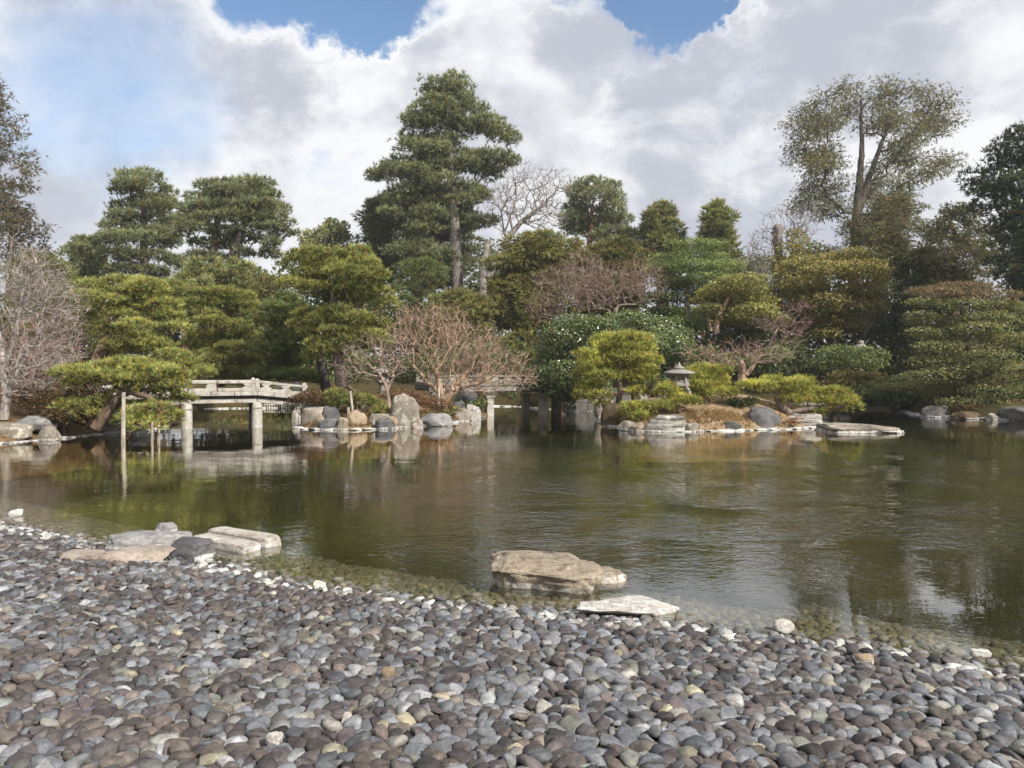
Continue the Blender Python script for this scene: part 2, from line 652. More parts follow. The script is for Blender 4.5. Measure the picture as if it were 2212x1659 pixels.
MID = wp((650, 925), (700, 929), (770, 929), (870, 924), (970, 915), (1033, 904)) + [(-0.9, 30.6), (-2.6, 32), (-5.2, 31), (-7.4, 28.6)]
mid_island, MID_P = mound("middle_island", MID, 1.0, SOIL, 11, peak=(-4.4, 28.6), sharp=1.4)
RGT = wp((1303, 911), (1335, 924), (1400, 933), (1560, 931), (1700, 928), (1782, 922)) + [(10.6, 26.3), (10.4, 29), (7.5, 31), (4.6, 30.4), (3.3, 28.6)]
right_island, RGT_P = mound("right_island", RGT, 1.05, DRYGRASS, 12, peak=(7.0, 27.6), sharp=0.95)
LFT = [(-40, 14.0), (-20, 16.3)] + wp((0, 960), (120, 948), (250, 936), (312, 932)) + [(-11.4, 25.6), (-13.5, 30), (-14.5, 36), (-22, 40), (-45, 40)]
left_bank, LFT_P = mound("left_bank", LFT, 1.3, SOIL, 13, peak=(-21, 27), sharp=1.0)
RBK = wp((2000, 900), (2053, 903), (2134, 906), (2230, 909)) + [(24, 25), (45, 20), (70, 35), (45, 47), (22, 44), (17.6, 35)]
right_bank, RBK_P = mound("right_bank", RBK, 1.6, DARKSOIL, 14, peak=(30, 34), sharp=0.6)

# far bank: a shoreline strip that runs back to the horizon
FARL = [(-90, 36), (-40, 35.5), (-14, 35.6), (-10, 36.4), (-6, 37.6), (-2, 38), (0.4, 37.6), (1.3, 35.2), (3.6, 34.6), (5.5, 36.6), (9, 39), (14, 40.6), (20, 40), (30, 39), (90, 39)]
FS = resample(FARL, 1.0)
rows = [(-0.4, -0.95), (0.0, -0.1), (0.12, 0.12), (0.8, 0.45), (2, 0.8), (4, 1.15), (8, 1.7), (14, 2.2), (22, 2.6), (40, 2.8), (90, 2.5), (300, 1.5), (1500, 0)]
_V = []
for dy, z in rows:
    yy = FS[:, 1] + dy
    zz = z + (0.12 * np.sin(FS[:, 0] * 0.8 + dy) + 0.1 * np.sin(FS[:, 0] * 0.31 + dy * 0.4) if dy > 0.5 else 0 * yy)
    xx = FS[:, 0] * (1 + max(dy - 40, 0) / 60.0)
    _V.append(np.stack([xx, yy, zz], 1))
_n = len(FS)
_i = np.arange(_n - 1)
_Q = np.concatenate([np.stack([k * _n + _i, k * _n + _i + 1, (k + 1) * _n + _i + 1, (k + 1) * _n + _i], 1) for k in range(len(rows) - 1)])
_b = Buf()
_b.add(np.concatenate(_V), Q=_Q)
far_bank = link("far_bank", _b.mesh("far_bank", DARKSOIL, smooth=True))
kind(far_bank, "structure")


# ------------------------------------------------------------------ cobbles of the beach
def cobbles():
    rng = np.random.default_rng(5)
    sp = 0.070
    pts = []
    ys = np.arange(1.7, 12.6, sp * 0.86)
    for k, y in enumerate(ys):
        half = y * (1106 / F) * 1.05 + 1.1
        xs = np.arange(-half, half, sp * 1.22) + (k % 2) * sp * 0.61
        pts.append(np.stack([xs, np.full_like(xs, y)], 1))
    P = np.concatenate(pts)
    s = beach_s(P[:, 0], P[:, 1])
    P = P[(s > -1.6) & (P[:, 0] < 7) & (P[:, 0] > -9.5)]
    P = P + rng.normal(0, sp * 0.33, P.shape)
    # drop some points: their neighbours grow into larger stones
    P = P[rng.random(len(P)) > 0.17]
    s = beach_s(P[:, 0], P[:, 1])
    n = len(P)
    # nearest neighbours by buckets
    K = 14
    order = np.argsort(P[:, 1])
    P, s = P[order], s[order]
    nb = np.zeros((n, K), int)
    blk = 400
    for a in range(0, n, blk):
        lo = np.searchsorted(P[:, 1], P[a, 1] - 0.3)
        hi = np.searchsorted(P[:, 1], P[min(a + blk, n) - 1, 1] + 0.3)
        D = np.linalg.norm(P[a:a + blk, None, :] - P[None, lo:hi, :], axis=2)
        nb[a:a + blk] = np.argsort(D, axis=1)[:, 1:K + 1] + lo
    dv = P[nb] - P[:, None, :]
    dist = np.linalg.norm(dv, axis=2)
    phi = np.arctan2(dv[..., 1], dv[..., 0])
    dist = np.minimum(dist, 0.24) * 0.5
    size = rng.normal(1.0, 0.06, n)

    def stone_rings(idx, na, rings):
        th = np.linspace(0, 2 * math.pi, na, endpoint=False)
        c = np.cos(th[None, None, :] - phi[idx][:, :, None])
        pw = rng.uniform(8.0, 28.0, len(idx))[:, None, None]
        rr = np.sum(np.maximum(c, 0) ** pw / dist[idx][:, :, None] ** pw, axis=1) ** (-1 / pw[:, 0])
        rr = rr * size[idx][:, None] * 1.10
        rr = np.minimum(rr, 0.125)
        rm = rr.mean(1)
        m = len(idx)
        H = np.clip(rm * rng.uniform(0.32, 0.70, m), 0.010, 0.036)
        tx, ty = rng.normal(0, 0.15, m), rng.normal(0, 0.15, m)
        # a few proud facets: each stone is cut by two slanting planes
        pa = rng.uniform(0, 2 * math.pi, (m, 4))
        po = rng.uniform(0.10, 0.95, (m, 4))
        ps = rng.uniform(0.5, 2.4, (m, 4))
        V = []
        for (e, rf) in rings:
            rad = rr * rf
            x = rad * np.cos(th)
            y = rad * np.sin(th)
            z = np.tile((H * e)[:, None], (1, na))
            for q in range(4):
                pr = (x * np.cos(pa[:, q:q + 1]) + y * np.sin(pa[:, q:q + 1])) / rm[:, None]
                z = z - np.maximum(pr - po[:, q:q + 1] * 0.6, 0) * ps[:, q:q + 1] * 0.4 * H[:, None]
            z = z + x * tx[:, None] + y * ty[:, None] + rng.normal(0, 0.0022, z.shape)
            V.append(np.stack([x, y, z], -1))
        V = np.stack(V, 1)                       # m, rings, na, 3
        topz = V[:, -1].mean(1)
        topz[:, 2] += H * 0.03
        return V, topz, H

    pal = 0.90 * np.array([(0.165, 0.17, 0.182), (0.215, 0.217, 0.222), (0.12, 0.125, 0.138), (0.068, 0.058, 0.056), (0.098, 0.083, 0.080), (0.235, 0.222, 0.20),
                    (0.165, 0.165, 0.148), (0.28, 0.25, 0.18), (0.125, 0.103, 0.09), (0.27, 0.268, 0.262)])
    pr = np.array([0.18, 0.11, 0.16, 0.18, 0.15, 0.06, 0.07, 0.012, 0.07, 0.02])
    # patches of the beach lean to the purple or to the blue-grey stones
    lean = np.array([mnoise.noise((x * 0.8, y * 0.8, 3.1)) for x, y in P])
    ci = rng.choice(len(pal), n, p=pr / pr.sum())
    swap = (lean + rng.normal(0, 0.25, n)) > 0.14
    ci = np.where(swap & (rng.random(n) < 0.6), rng.choice([3, 4, 8], n), ci)
    colr = pal[ci] * rng.normal(1.0, 0.24, (n, 1)) * rng.normal(1.0, 0.012, (n, 3))
    # chalky crust on the stones at the waterline, brown film on those under water
    crust = np.clip(np.exp(-((s - 0.10) / 0.17) ** 2) * rng.uniform(0.0, 1.5, n) - 0.25, 0, 0.92)
    crust = crust * (rng.random(n) < 0.5)
    colr = colr * (1 - crust[:, None]) + np.array([0.60, 0.59, 0.56]) * crust[:, None]
    uw = np.clip(-s / 0.25, 0, 1)[:, None]
    colr = colr * (1 - uw) + (colr * 0.5 + np.array([0.10, 0.087, 0.058])) * uw * np.clip(1 + s[:, None] * 0.35, 0.3, 1)
    colr = np.clip(colr, 0.02, 0.8)
    zb = beach_z(P[:, 0], P[:, 1])
    base = np.stack([P[:, 0], P[:, 1], zb - 0.003 + rng.normal(0, 0.006, n)], 1)

    def assemble(idx, na, rings):
        V, top, H = stone_rings(idx, na, rings)
        m, nr = V.shape[0], V.shape[1]
        i = np.arange(na)
        Q = np.concatenate([np.stack([k * na + i, k * na + (i + 1) % na, (k + 1) * na + (i + 1) % na, (k + 1) * na + i], 1) for k in range(nr - 1)])
        T = np.stack([(nr - 1) * na + i, (nr - 1) * na + (i + 1) % na, np.full(na, nr * na)], 1)
        VV = np.concatenate([V.reshape(m, nr * na, 3), top[:, None, :]], 1)
        return VV, Q, T

    dcam = np.linalg.norm(base - np.array([0, 0, CAM_Z]), axis=1)
    # what shows in the picture, largest first
    a_ = base[:, 0] / base[:, 1]
    v_ = 829.5 + F * np.tan(np.arctan2(CAM_Z - base[:, 2], base[:, 1]) - PITCH)
    seen = (np.abs(a_) < 1106 / F) & (v_ < 1650) & (s > 0.3)
    score = np.where(seen, size * np.median(dist, axis=1) / dcam, 0)
    best = np.argsort(-score)[:300]
    rest = np.setdiff1d(np.arange(n), best)
    ringsA = [(-0.45, 0.80), (0.0, 0.95), (0.36, 1.0), (0.74, 0.92), (0.95, 0.74), (1.0, 0.38)]
    ringsB = [(-0.3, 0.85), (0.2, 1.0), (0.75, 0.90), (0.98, 0.55)]
    VV, Q, T = assemble(best, 14, ringsA)
    for k, i in enumerate(best):
        b = Buf()
        b.add(VV[k], T=T, Q=Q, C=colr[i])
        o = link("cobble", b.mesh("cobble", COBBLE, smooth=True), beach)
        o.location = tuple(base[i])
    ringsC = [(-0.2, 0.9), (0.35, 1.0), (0.85, 0.62)]
    rest = rest[(np.abs(P[rest, 0]) < P[rest, 1] * (1106 / F) + 1.0) & (s[rest] > -1.5)]
    dr = dcam[rest]
    for nm, sel, na, rg in (("cobble_mass", rest[dr < 4.3], 11, [(0.0, 0.94), (0.45, 1.0), (0.86, 0.84), (1.0, 0.42)]), ("middle_cobble_mass", rest[(dr >= 4.3) & (dr < 6.3)], 9, ringsB), ("distant_cobble_mass", rest[dr >= 6.3], 7, ringsC)):
        VV, Q, T = assemble(sel, na, rg)
        m, nv = VV.shape[:2]
        off = (np.arange(m) * nv)[:, None, None]
        b = Buf()
        b.add((VV + base[sel][:, None, :]).reshape(-1, 3), T=(T[None] + off).reshape(-1, 3), Q=(Q[None] + off).reshape(-1, 4), C=np.repeat(colr[sel], nv, axis=0))
        kind(link(nm, b.mesh(nm, COBBLE, smooth=True), beach), "stuff")
    print("cobbles", n, "t", round(time.time() - T0, 1))


cobbles()

# ------------------------------------------------------------------ rocks
ROCKS = {
    "grey": rock_mat("grey_rock", (0.20, 0.20, 0.20), (0.30, 0.29, 0.28), (0.13, 0.12, 0.12), amount=0.25),
    "darkgrey": rock_mat("dark_grey_rock", (0.085, 0.085, 0.09), (0.14, 0.135, 0.135), (0.06, 0.055, 0.055), amount=0.12),
    "tan": rock_mat("tan_rock", (0.34, 0.285, 0.21), (0.27, 0.22, 0.165), (0.12, 0.095, 0.065), (0.44, 0.41, 0.31), 0.35, band=0.065, scale=3.4),
    "lichen": rock_mat("lichen_rock", (0.28, 0.245, 0.20), (0.23, 0.20, 0.165), (0.16, 0.14, 0.11), (0.50, 0.48, 0.38), 0.50),
    "white": rock_mat("white_crusted_rock", (0.46, 0.43, 0.39), (0.58, 0.56, 0.52), (0.28, 0.24, 0.20), (0.66, 0.65, 0.62), 0.5, band=0.05, scale=5.0),
    "pink": rock_mat("pink_rock", (0.31, 0.25, 0.205), (0.37, 0.32, 0.27), (0.21, 0.17, 0.14), (0.55, 0.52, 0.42), 0.22, band=0.05),
    "orange": rock_mat("orange_rock", (0.34, 0.235, 0.145), (0.31, 0.25, 0.18), (0.21, 0.15, 0.10), (0.55, 0.50, 0.38), 0.35),
    "strata": rock_mat("layered_rock", (0.30, 0.28, 0.245), (0.40, 0.38, 0.34), (0.15, 0.13, 0.11), (0.62, 0.60, 0.52), 0.45, strata=9.0),
    "slab": rock_mat("flat_slab_rock", (0.27, 0.235, 0.185), (0.34, 0.30, 0.245), (0.16, 0.135, 0.105), (0.5, 0.48, 0.42), 0.15, band=0.085, strata=11.0),
    "hewn": rock_mat("hewn_white_stone", (0.40, 0.365, 0.32), (0.47, 0.43, 0.385), (0.25, 0.205, 0.17), (0.58, 0.56, 0.52), 0.4, band=0.06),
    "shade": rock_mat("shade_toned_rock", (0.10, 0.095, 0.09), (0.14, 0.13, 0.12), (0.06, 0.06, 0.045), (0.3, 0.3, 0.25), 0.2),  # dark tones put the right bank's shade into the stone colour
    "mossy": rock_mat("mossy_rock", (0.075, 0.052, 0.028), (0.12, 0.08, 0.045), (0.05, 0.05, 0.02), (0.5, 0.47, 0.4), 0.25),
}
_ICO = {}


def ico(sub):
    if sub not in _ICO:
        bm = bmesh.new()
        bmesh.ops.create_icosphere(bm, subdivisions=sub, radius=1.0)
        V = np.array([v.co[:] for v in bm.verts])
        T = np.array([[v.index for v in f.verts] for f in bm.faces])
        bm.free()
        _ICO[sub] = (V, T)
    return _ICO[sub]


def rock_verts(rx, ry, rz, seed, sub=4, box=0.62, rough=0.16, flat_top=None, cuts=7):
    """a weathered stone: rounded box, cut by random planes, broken by noise"""
    rng = np.random.default_rng(seed)
    V, T = ico(sub)
    V = np.sign(V) * np.abs(V) ** box
    for _ in range(cuts):
        nrm = unit(rng.normal(0, 1, 3) * np.array([1, 1, 0.7]))
        d = rng.uniform(0.62, 0.95)
        ex = np.maximum(V @ nrm - d, 0)
        V = V - ex[:, None] * nrm * 0.9
    nz = np.array([mnoise.fractal((p[0] * 1.5 + seed, p[1] * 1.5, p[2] * 1.5), 0.9, 2.1, 4) for p in V])
    V = V * (1 + rough * nz[:, None])
    V = V * np.array([rx, ry, rz])
    if flat_top is not None:
        hi = V[:, 2] > flat_top
        V[hi, 2] = flat_top + (V[hi, 2] - flat_top) * 0.22
    return V, T


def rock(name, label, loc, r, mat, seed, rot=0.0, group=None, cat="rock", parent=None, **kw):
    V, T = rock_verts(*r, seed, **kw)
    c, s = math.cos(rot), math.sin(rot)
    V = V @ np.array([[c, s, 0], [-s, c, 0], [0, 0, 1]])
    b = Buf()
    b.add(V, T=T)
    o = link(name, b.mesh(name, ROCKS[mat], smooth=True), parent)
    o.location = tuple(float(q) for q in loc)
    if label:
        tag(o, label, cat, group)
    return o


def rock_px(name, label, u0, u1, vtop, vbot, mat, seed, depth=0.75, sink=0.35, D=None, **kw):
    """a rock whose foot shows at vbot (its waterline, or its depth D) and top at vtop"""
    if D is None:
        f = on_water(0.5 * (u0 + u1), vbot)
        D = f[1]
    k = ppm(D)
    rx = 0.5 * (u1 - u0) / k
    ry = rx * depth
    Dc = D + ry * 0.8
    foot = at(0.5 * (u0 + u1), vbot, D)[2]
    top = at(0.5 * (u0 + u1), vtop, Dc)[2]
    h = max(top - foot, 0.05)
    rz = h * (1 + sink) / 1.72
    cx = at(0.5 * (u0 + u1), vbot, Dc)[0]
    return rock(name, label, (cx, Dc, top - rz * 0.86), (rx * 1.06, ry, rz), mat, seed, **kw)


# rocks at the near shore
def near_rocks():
    # large tan boulder in the shallows with its chalky foot and low shelf
    f = on_water(1195, 1278)
    k = ppm(f[1] + 0.4)
    V, T = rock_verts(0.56, 0.46, 0.25, 27, sub=6, box=0.40, rough=0.12, flat_top=0.14, cuts=3)
    V[:, 0] *= 1.0
    knob = np.exp(-(((V[:, 0] + 0.44) / 0.14) ** 2 + ((V[:, 1] + 0.02) / 0.22) ** 2)) * (V[:, 2] > 0)
    V[:, 2] += 0.06 * knob
    fold = np.array([mnoise.fractal((p[0] * 7, p[1] * 7, p[2] * 11), 0.8, 2.0, 4) for p in V])
    V = V + unit(V) * (fold * 0.028)[:, None]
    V[:, 2] += np.where(V[:, 1] < -0.1, -(np.abs(V[:, 1] + 0.1)) * 0.12, 0)
    b = Buf()
    b.add(V, T=T)
    p = on_water(1190, 1262)
    o = link("boulder", b.mesh("boulder", ROCKS["tan"], smooth=True))
    o.location = (p[0] + 0.02, f[1] + 0.36, 0.03)
    tag(o, "large tan flat-topped boulder standing in the shallow water by the cobbles", "rock")
    sh, T = rock_verts(0.26, 0.2, 0.09, 22, sub=4, flat_top=0.05)
    b = Buf()
    b.add(sh, T=T)
    p = on_water(1299, 1258)
    c = link("shelf", b.mesh("shelf", ROCKS["tan"], smooth=True), o)
    c.location = (p[0] - o.location.x, p[1] + 0.12 - o.location.y, 0.015 - o.location.z)
    rock_px("flat_rock", "low chalk-white flat rock in front of the tan boulder", 1245, 1462, 1286, 1330, "white", 31, depth=0.52, flat_top=0.035, sub=5, rough=0.22, sink=0.7)
    rock_px("rock", "dark grey wedge rock on the shore in front of the hewn stone blocks", 352, 476, 1160, 1213, "darkgrey", 32, depth=0.7, flat_top=0.09, sub=5, rot=-0.25)
    rock_px("rock", "broad pinkish flat rock at the beach edge beside the dark wedge rock", 222, 378, 1182, 1222, "pink", 33, depth=0.55, flat_top=0.07, sub=5, box=0.5)
    rock_px("rock", "broad grey brown rock behind the pinkish flat rock", 240, 405, 1150, 1192, "grey", 34, depth=0.5, flat_top=0.1, sub=5)
    rock_px("rock", "small domed grey rock behind the other shore rocks", 334, 379, 1132, 1156, "grey", 35, depth=0.7, sub=4)
    rock_px("rock", "low pink rock half buried in cobbles, leftmost of the shore rocks", 118, 226, 1184, 1218, "pink", 36, depth=0.45, flat_top=0.05, sub=4)
    # two long hewn blocks lying side by side in the water
    def hewn(label, a, bb, w, h, z0, seed):
        a, bb = np.array(a), np.array(bb)
        L = np.linalg.norm(bb - a)
        ang = math.atan2(*(bb - a)[::-1])
        V, T = ico(5)
        V = np.sign(V) * np.abs(V) ** 0.22
        nz = np.array([mnoise.fractal((q[0] * 4 + seed, q[1] * 3, q[2] * 2), 0.8, 2.1, 4) for q in V])
        V = V * (1 + 0.045 * nz[:, None]) * np.array([L / 2, w / 2, h / 2])
        b = Buf()
        b.add(V, T=T)
        o = link("hewn_block", b.mesh("hewn_block", ROCKS["hewn"], smooth=True))
        o.rotation_euler = (0, 0, ang)
        c = (a + bb) / 2
        o.location = (c[0], c[1], z0)
        tag(o, label, "stone block")
    hewn("long pale hewn stone block in the water, the farther of the two", (-3.50, 8.98), (-2.62, 8.46), 0.23, 0.24, -0.01, 1)
    hewn("long pale hewn stone block in the water, the nearer of the two", (-3.58, 8.74), (-2.78, 8.22), 0.25, 0.21, -0.02, 2)
    # odd stones that stand out of the cobbles
    for (nm, lab, u, v, r, m, sd) in (("stone", "rounded orange stone standing out among the grey cobbles", 838, 1467, (0.042, 0.035, 0.05), "orange", 41),
                                      ("stone", "small upright black stone standing among the cobbles near the water", 806, 1352, (0.035, 0.03, 0.075), "darkgrey", 42),
                                      ("stone", "blunt white stone lying at the waterline right of the white flat rock", 1688, 1364, (0.085, 0.06, 0.06), "white", 43),
                                      ("stone", "pale stone poking out of the water at the left shore", 36, 1114, (0.09, 0.07, 0.06), "white", 44),
                                      ("stone", "squarish white stone set in the cobbles at lower left", 592, 1612, (0.04, 0.035, 0.05), "white", 45),
                                      ("stone", "tan stone in the shallows at the right edge of the beach", 2118, 1418, (0.065, 0.045, 0.035), "tan", 46),
                                      ("stone", "orange brown stone among the cobbles near the right waterline", 1868, 1432, (0.075, 0.05, 0.045), "orange", 47),
                                      ("stone", "little pale stone in the water in front of the big boulder", 690, 1270, (0.06, 0.05, 0.045), "white", 48)):
        # where the line of sight meets the beach
        lo, hi = 1.5, 14.0
        for _ in range(40):
            mid = 0.5 * (lo + hi)
            q = at(u, v, mid)
            if q[2] > max(float(beach_z(q[0], q[1])), 0.0):
                lo = mid
            else:
                hi = mid
        q = at(u, v, lo)
        rock(nm, lab, (q[0], q[1], max(q[2], 0.0) + r[2] * 0.45), r, m, sd, cat="stone", sub=3)


near_rocks()


def edging(parent, P, seed, sel, mats, step=0.42, size=(0.24, 0.17, 0.11)):
    """low stones set along a shoreline, each a piece of the bank"""
    rng = np.random.default_rng(seed)
    Q = resample(P, step)
    Q = [q for q in Q if sel(q[0], q[1])]
    variants = {}
    for m in mats:
        vs_ = []
        for k in range(4):
            V, T = rock_verts(1, 1, 1, seed * 10 + k, sub=3, flat_top=0.45)
            b = Buf()
            b.add(V, T=T)
            vs_.append(b.mesh("edging_stone", ROCKS[m], smooth=True))
        variants[m] = vs_
    for i, q in enumerate(Q):
        m = mats[rng.integers(len(mats))]
        o = link("edging_stone", variants[m][rng.integers(4)], parent)
        a = Q[min(i + 1, len(Q) - 1)] - Q[max(i - 1, 0)]
        f = rng.uniform(0.75, 1.25)
        o.scale = (size[0] * f, size[1] * rng.uniform(0.8, 1.3), size[2] * rng.uniform(0.7, 1.2))
        o.rotation_euler = (0, 0, math.atan2(a[1], a[0]) + rng.normal(0, 0.15))
        o.location = (q[0], q[1], 0.0 + rng.normal(0, 0.012))


edging(mid_island, MID_P, 3, lambda x, y: y < 30, ["grey", "darkgrey", "white", "tan"])
edging(right_island, RGT_P, 4, lambda x, y: y < 29, ["white", "grey", "white", "lichen"], size=(0.26, 0.18, 0.10))
edging(left_bank, LFT_P, 5, lambda x, y: x > -18 and y < 30, ["white", "darkgrey", "grey"], step=0.38, size=(0.22, 0.16, 0.085))
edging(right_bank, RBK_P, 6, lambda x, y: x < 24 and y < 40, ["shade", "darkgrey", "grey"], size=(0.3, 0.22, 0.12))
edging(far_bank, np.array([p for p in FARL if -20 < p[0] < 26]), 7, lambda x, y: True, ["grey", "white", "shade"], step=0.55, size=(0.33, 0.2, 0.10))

IL = "middle island"
for a in (
    ("rock", "sloping tan rock at the left tip of the middle island under the bridge end", 650, 716, 884, 925, "pink", 51, {}),
    ("rock", "dark grey rounded rock leaning behind the sloping tan rock", 688, 735, 882, 915, "darkgrey", 52, {"D": 24.5}),
    ("rock", "low dark blackish rock at the waterline of the middle island", 692, 745, 906, 929, "darkgrey", 53, {}),
    ("rock", "orange stained boulder between the poles on the middle island", 742, 790, 891, 928, "orange", 54, {"D": 24.1}),
    ("rock", "pale grey lichened boulder beside the orange stained boulder", 786, 846, 897, 927, "lichen", 55, {"D": 24.4}),
    ("rock", "small bluish dark stone at the waterline left of the tall round rock", 806, 854, 907, 928, "darkgrey", 56, {}),
    ("standing_rock", "tall round upright rock with pale lichen on the middle island", 846, 905, 857, 925, "lichen", 57, {"depth": 0.45, "sink": 0.2, "box": 0.75, "cuts": 4}),
    ("rock", "wide low grey dome rock on the waterline right of the tall round rock", 896, 976, 896, 921, "grey", 58, {"depth": 0.6, "box": 0.8, "cuts": 3}),
    ("rock", "rounded purple grey rock near the right tip of the middle island", 978, 1022, 886, 910, "pink", 59, {}),
    ("rock", "pale yellowish rock at the right tip of the middle island", 1000, 1040, 876, 908, "white", 60, {"D": 28.4}),
    ("rock", "pale tan rock between the dark blackish rock and the orange stained boulder", 726, 752, 904, 930, "tan", 84, {}),
    ("rock", "little orange rock at the foot of the tall round rock's left side", 836, 858, 902, 927, "orange", 85, {}),
    ("rock", "flat grey rock behind the orange stained boulder on the middle island", 752, 800, 868, 890, "grey", 86, {"D": 25.4}),
    ("rock", "small brown rock between the tall round rock and the grey dome rock", 884, 914, 906, 925, "pink", 87, {}),
    ("rock", "tilted grey rock behind the purple grey rock near the bridge pier", 972, 1006, 868, 892, "grey", 88, {"D": 28.6}),
    ("rock", "low brown rock left of the layered rock on the right island", 1364, 1392, 914, 933, "tan", 89, {}),
    ("rock", "pale low rock right of the layered rock on the right island", 1482, 1512, 914, 933, "lichen", 90, {}),
    ("rock", "small dark rock right of the pale round stone", 1566, 1600, 912, 931, "shade", 91, {}),
    ("rock", "small dark rock sitting above the tall round rock", 820, 852, 870, 888, "darkgrey", 61, {"D": 26.6}),
    ("rock", "dark bluish rock under the pink-barked bare tree beside the stone bridge", 985, 1030, 845, 880, "darkgrey", 62, {"D": 29.4}),
    ("mossy_rock", "brown mossy upright rock at the left tip of the right island", 1300, 1345, 878, 922, "mossy", 63, {}),
    ("rock", "small pale stone at the foot of the mossy upright rock", 1338, 1372, 912, 931, "lichen", 64, {}),
    ("layered_rock", "long layered rock with white and dark bands on the right island shore", 1388, 1482, 901, 934, "strata", 65, {"depth": 0.4}),
    ("rock", "pale round grey stone alone on the bare slope of the right island", 1526, 1558, 898, 924, "grey", 66, {"depth": 0.8}),
    ("rock", "broad dark grey peaked rock on the right island shore", 1607, 1694, 885, 928, "darkgrey", 67, {"depth": 0.6}),
    ("rock", "pale blocky layered rock at the right tip of the right island", 1698, 1776, 896, 924, "strata", 68, {"depth": 0.5}),
    ("rock", "whitish lichened rock face behind the small pine trunk", 1283, 1322, 845, 888, "lichen", 69, {"D": 28.2}),
    ("rock", "grey white rock behind the trunk of the small island pine", 1370, 1402, 852, 880, "lichen", 70, {"D": 27.0}),
    ("rock", "pale rock under the low pine branches behind the lantern", 1420, 1446, 846, 872, "grey", 71, {"D": 27.5}),
    ("rock", "low pale rock under the domed pine right of the lantern", 1500, 1550, 858, 876, "lichen", 72, {"D": 26.5}),
    ("rock", "grey boulder lying on the left bank by the leftmost hedge", 28, 128, 901, 925, "grey", 73, {"D": 20.6}),
    ("rock", "pale blocky rock at the left frame edge on the bank", -30, 80, 915, 945, "lichen", 74, {"D": 20.2}),
    ("standing_rock", "upright pale grey rock at the waterline of the left bank", 82, 128, 924, 953, "lichen", 75, {"depth": 0.6}),
    ("standing_rock", "narrow upright lichened rock behind the wooden pole on the left bank", 232, 258, 880, 930, "lichen", 76, {"D": 22.6}),
    ("rock", "rounded pale rock at the water under the drooping pine bough", 278, 318, 913, 938, "grey", 77, {}),
    ("rock", "brown stepping rock on the left bank below the pine", 196, 232, 905, 925, "tan", 78, {"D": 22.4}),
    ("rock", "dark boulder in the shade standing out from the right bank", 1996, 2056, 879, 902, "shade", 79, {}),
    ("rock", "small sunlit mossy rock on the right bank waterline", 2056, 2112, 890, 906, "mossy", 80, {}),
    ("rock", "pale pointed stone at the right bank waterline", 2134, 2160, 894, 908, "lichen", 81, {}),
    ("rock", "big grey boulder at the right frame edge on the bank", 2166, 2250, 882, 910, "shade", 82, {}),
    ("rock", "pale grey rock on the far bank left of the dark shrubs", 1958, 1985, 850, 868, "grey", 83, {"D": 37.5}),
):
    rock_px(a[0], a[1], a[2], a[3], a[4], a[5], a[6], a[7], sub=4, **a[8])


def slab():
    V, T = ico(5)
    V = np.sign(V) * np.abs(V) ** 0.3
    nz = np.array([mnoise.fractal((q[0] * 2.2, q[1] * 1.6 + 4, q[2] * 6), 0.9, 2.1, 4) for q in V])
    V = V * (1 + 0.09 * nz[:, None])
    sx = np.where(V[:, 0] > 0, V[:, 0] * (1.0 - 0.16 * V[:, 1]), V[:, 0])
    V = np.stack([sx * 1.06, V[:, 1] * 0.72, V[:, 2] * 0.17], 1)
    V[:, 2] += np.where(V[:, 2] > 0, -0.05 * np.clip(V[:, 0] + 0.3, 0, 2) - 0.05 * (V[:, 1] < -0.4), 0)
    b = Buf()
    b.add(V, T=T)
    p = on_water(1872, 936)
    o = link("flat_rock", b.mesh("flat_rock", ROCKS["slab"], smooth=True))
    o.location = (p[0], p[1] + 0.68, 0.06)
    tag(o, "long flat brown slab of rock lying alone in the pond off the right island", "rock")


slab()
print("rocks t", round(time.time() - T0, 1))

# ------------------------------------------------------------------ stone bridges, lanterns, poles
GRANITE = rock_mat("weathered_granite", (0.40, 0.375, 0.33), (0.50, 0.47, 0.42), (0.22, 0.19, 0.165), (0.62, 0.60, 0.55), 0.25, band=0.05, scale=1.8)
OLDSTONE = rock_mat("stained_old_stone", (0.22, 0.20, 0.17), (0.30, 0.28, 0.245), (0.13, 0.115, 0.095), (0.55, 0.54, 0.48), 0.32, band=0.0, scale=2.4)
LANTERN = rock_mat("lantern_stone", (0.27, 0.245, 0.22), (0.33, 0.305, 0.275), (0.17, 0.15, 0.13), (0.46, 0.45, 0.40), 0.2, band=0.0, scale=5.0)
WALLSTONE = rock_mat("abutment_stone", (0.13, 0.125, 0.11), (0.18, 0.17, 0.155), (0.08, 0.075, 0.06), (0.3, 0.3, 0.26), 0.25, band=0.05, scale=1.5)
POLE = bark_mat("grey_pole_wood", 0.8, 9.0)


def prism(b, c0, c1, w0, h0, w1=None, h1=None, up=None):
    """a straight bar from c0 to c1 with a rectangular section (w across, h along up)"""
    c0, c1 = np.asarray(c0, float), np.asarray(c1, float)
    w1 = w0 if w1 is None else w1
    h1 = h0 if h1 is None else h1
    d = unit(c1 - c0)
    up = np.array([0, 0, 1.0]) if up is None else np.asarray(up, float)
    x = unit(np.cross(d, up))
    z = unit(np.cross(x, d))
    V = []
    for c, w, h in ((c0, w0, h0), (c1, w1, h1)):
        for sx, sz in ((-1, -1), (1, -1), (1, 1), (-1, 1)):
            V.append(c + x * sx * w / 2 + z * sz * h / 2)
    Q = [(0, 1, 2, 3), (7, 6, 5, 4), (0, 4, 5, 1), (1, 5, 6, 2), (2, 6, 7, 3), (3, 7, 4, 0)]
    b.add(V, Q=Q)


def bevel(o, w=0.012, seg=2):
    m = o.modifiers.new("bevel", "BEVEL")
    m.width = w
    m.segments = seg
    m.limit_method = "ANGLE"
    return o


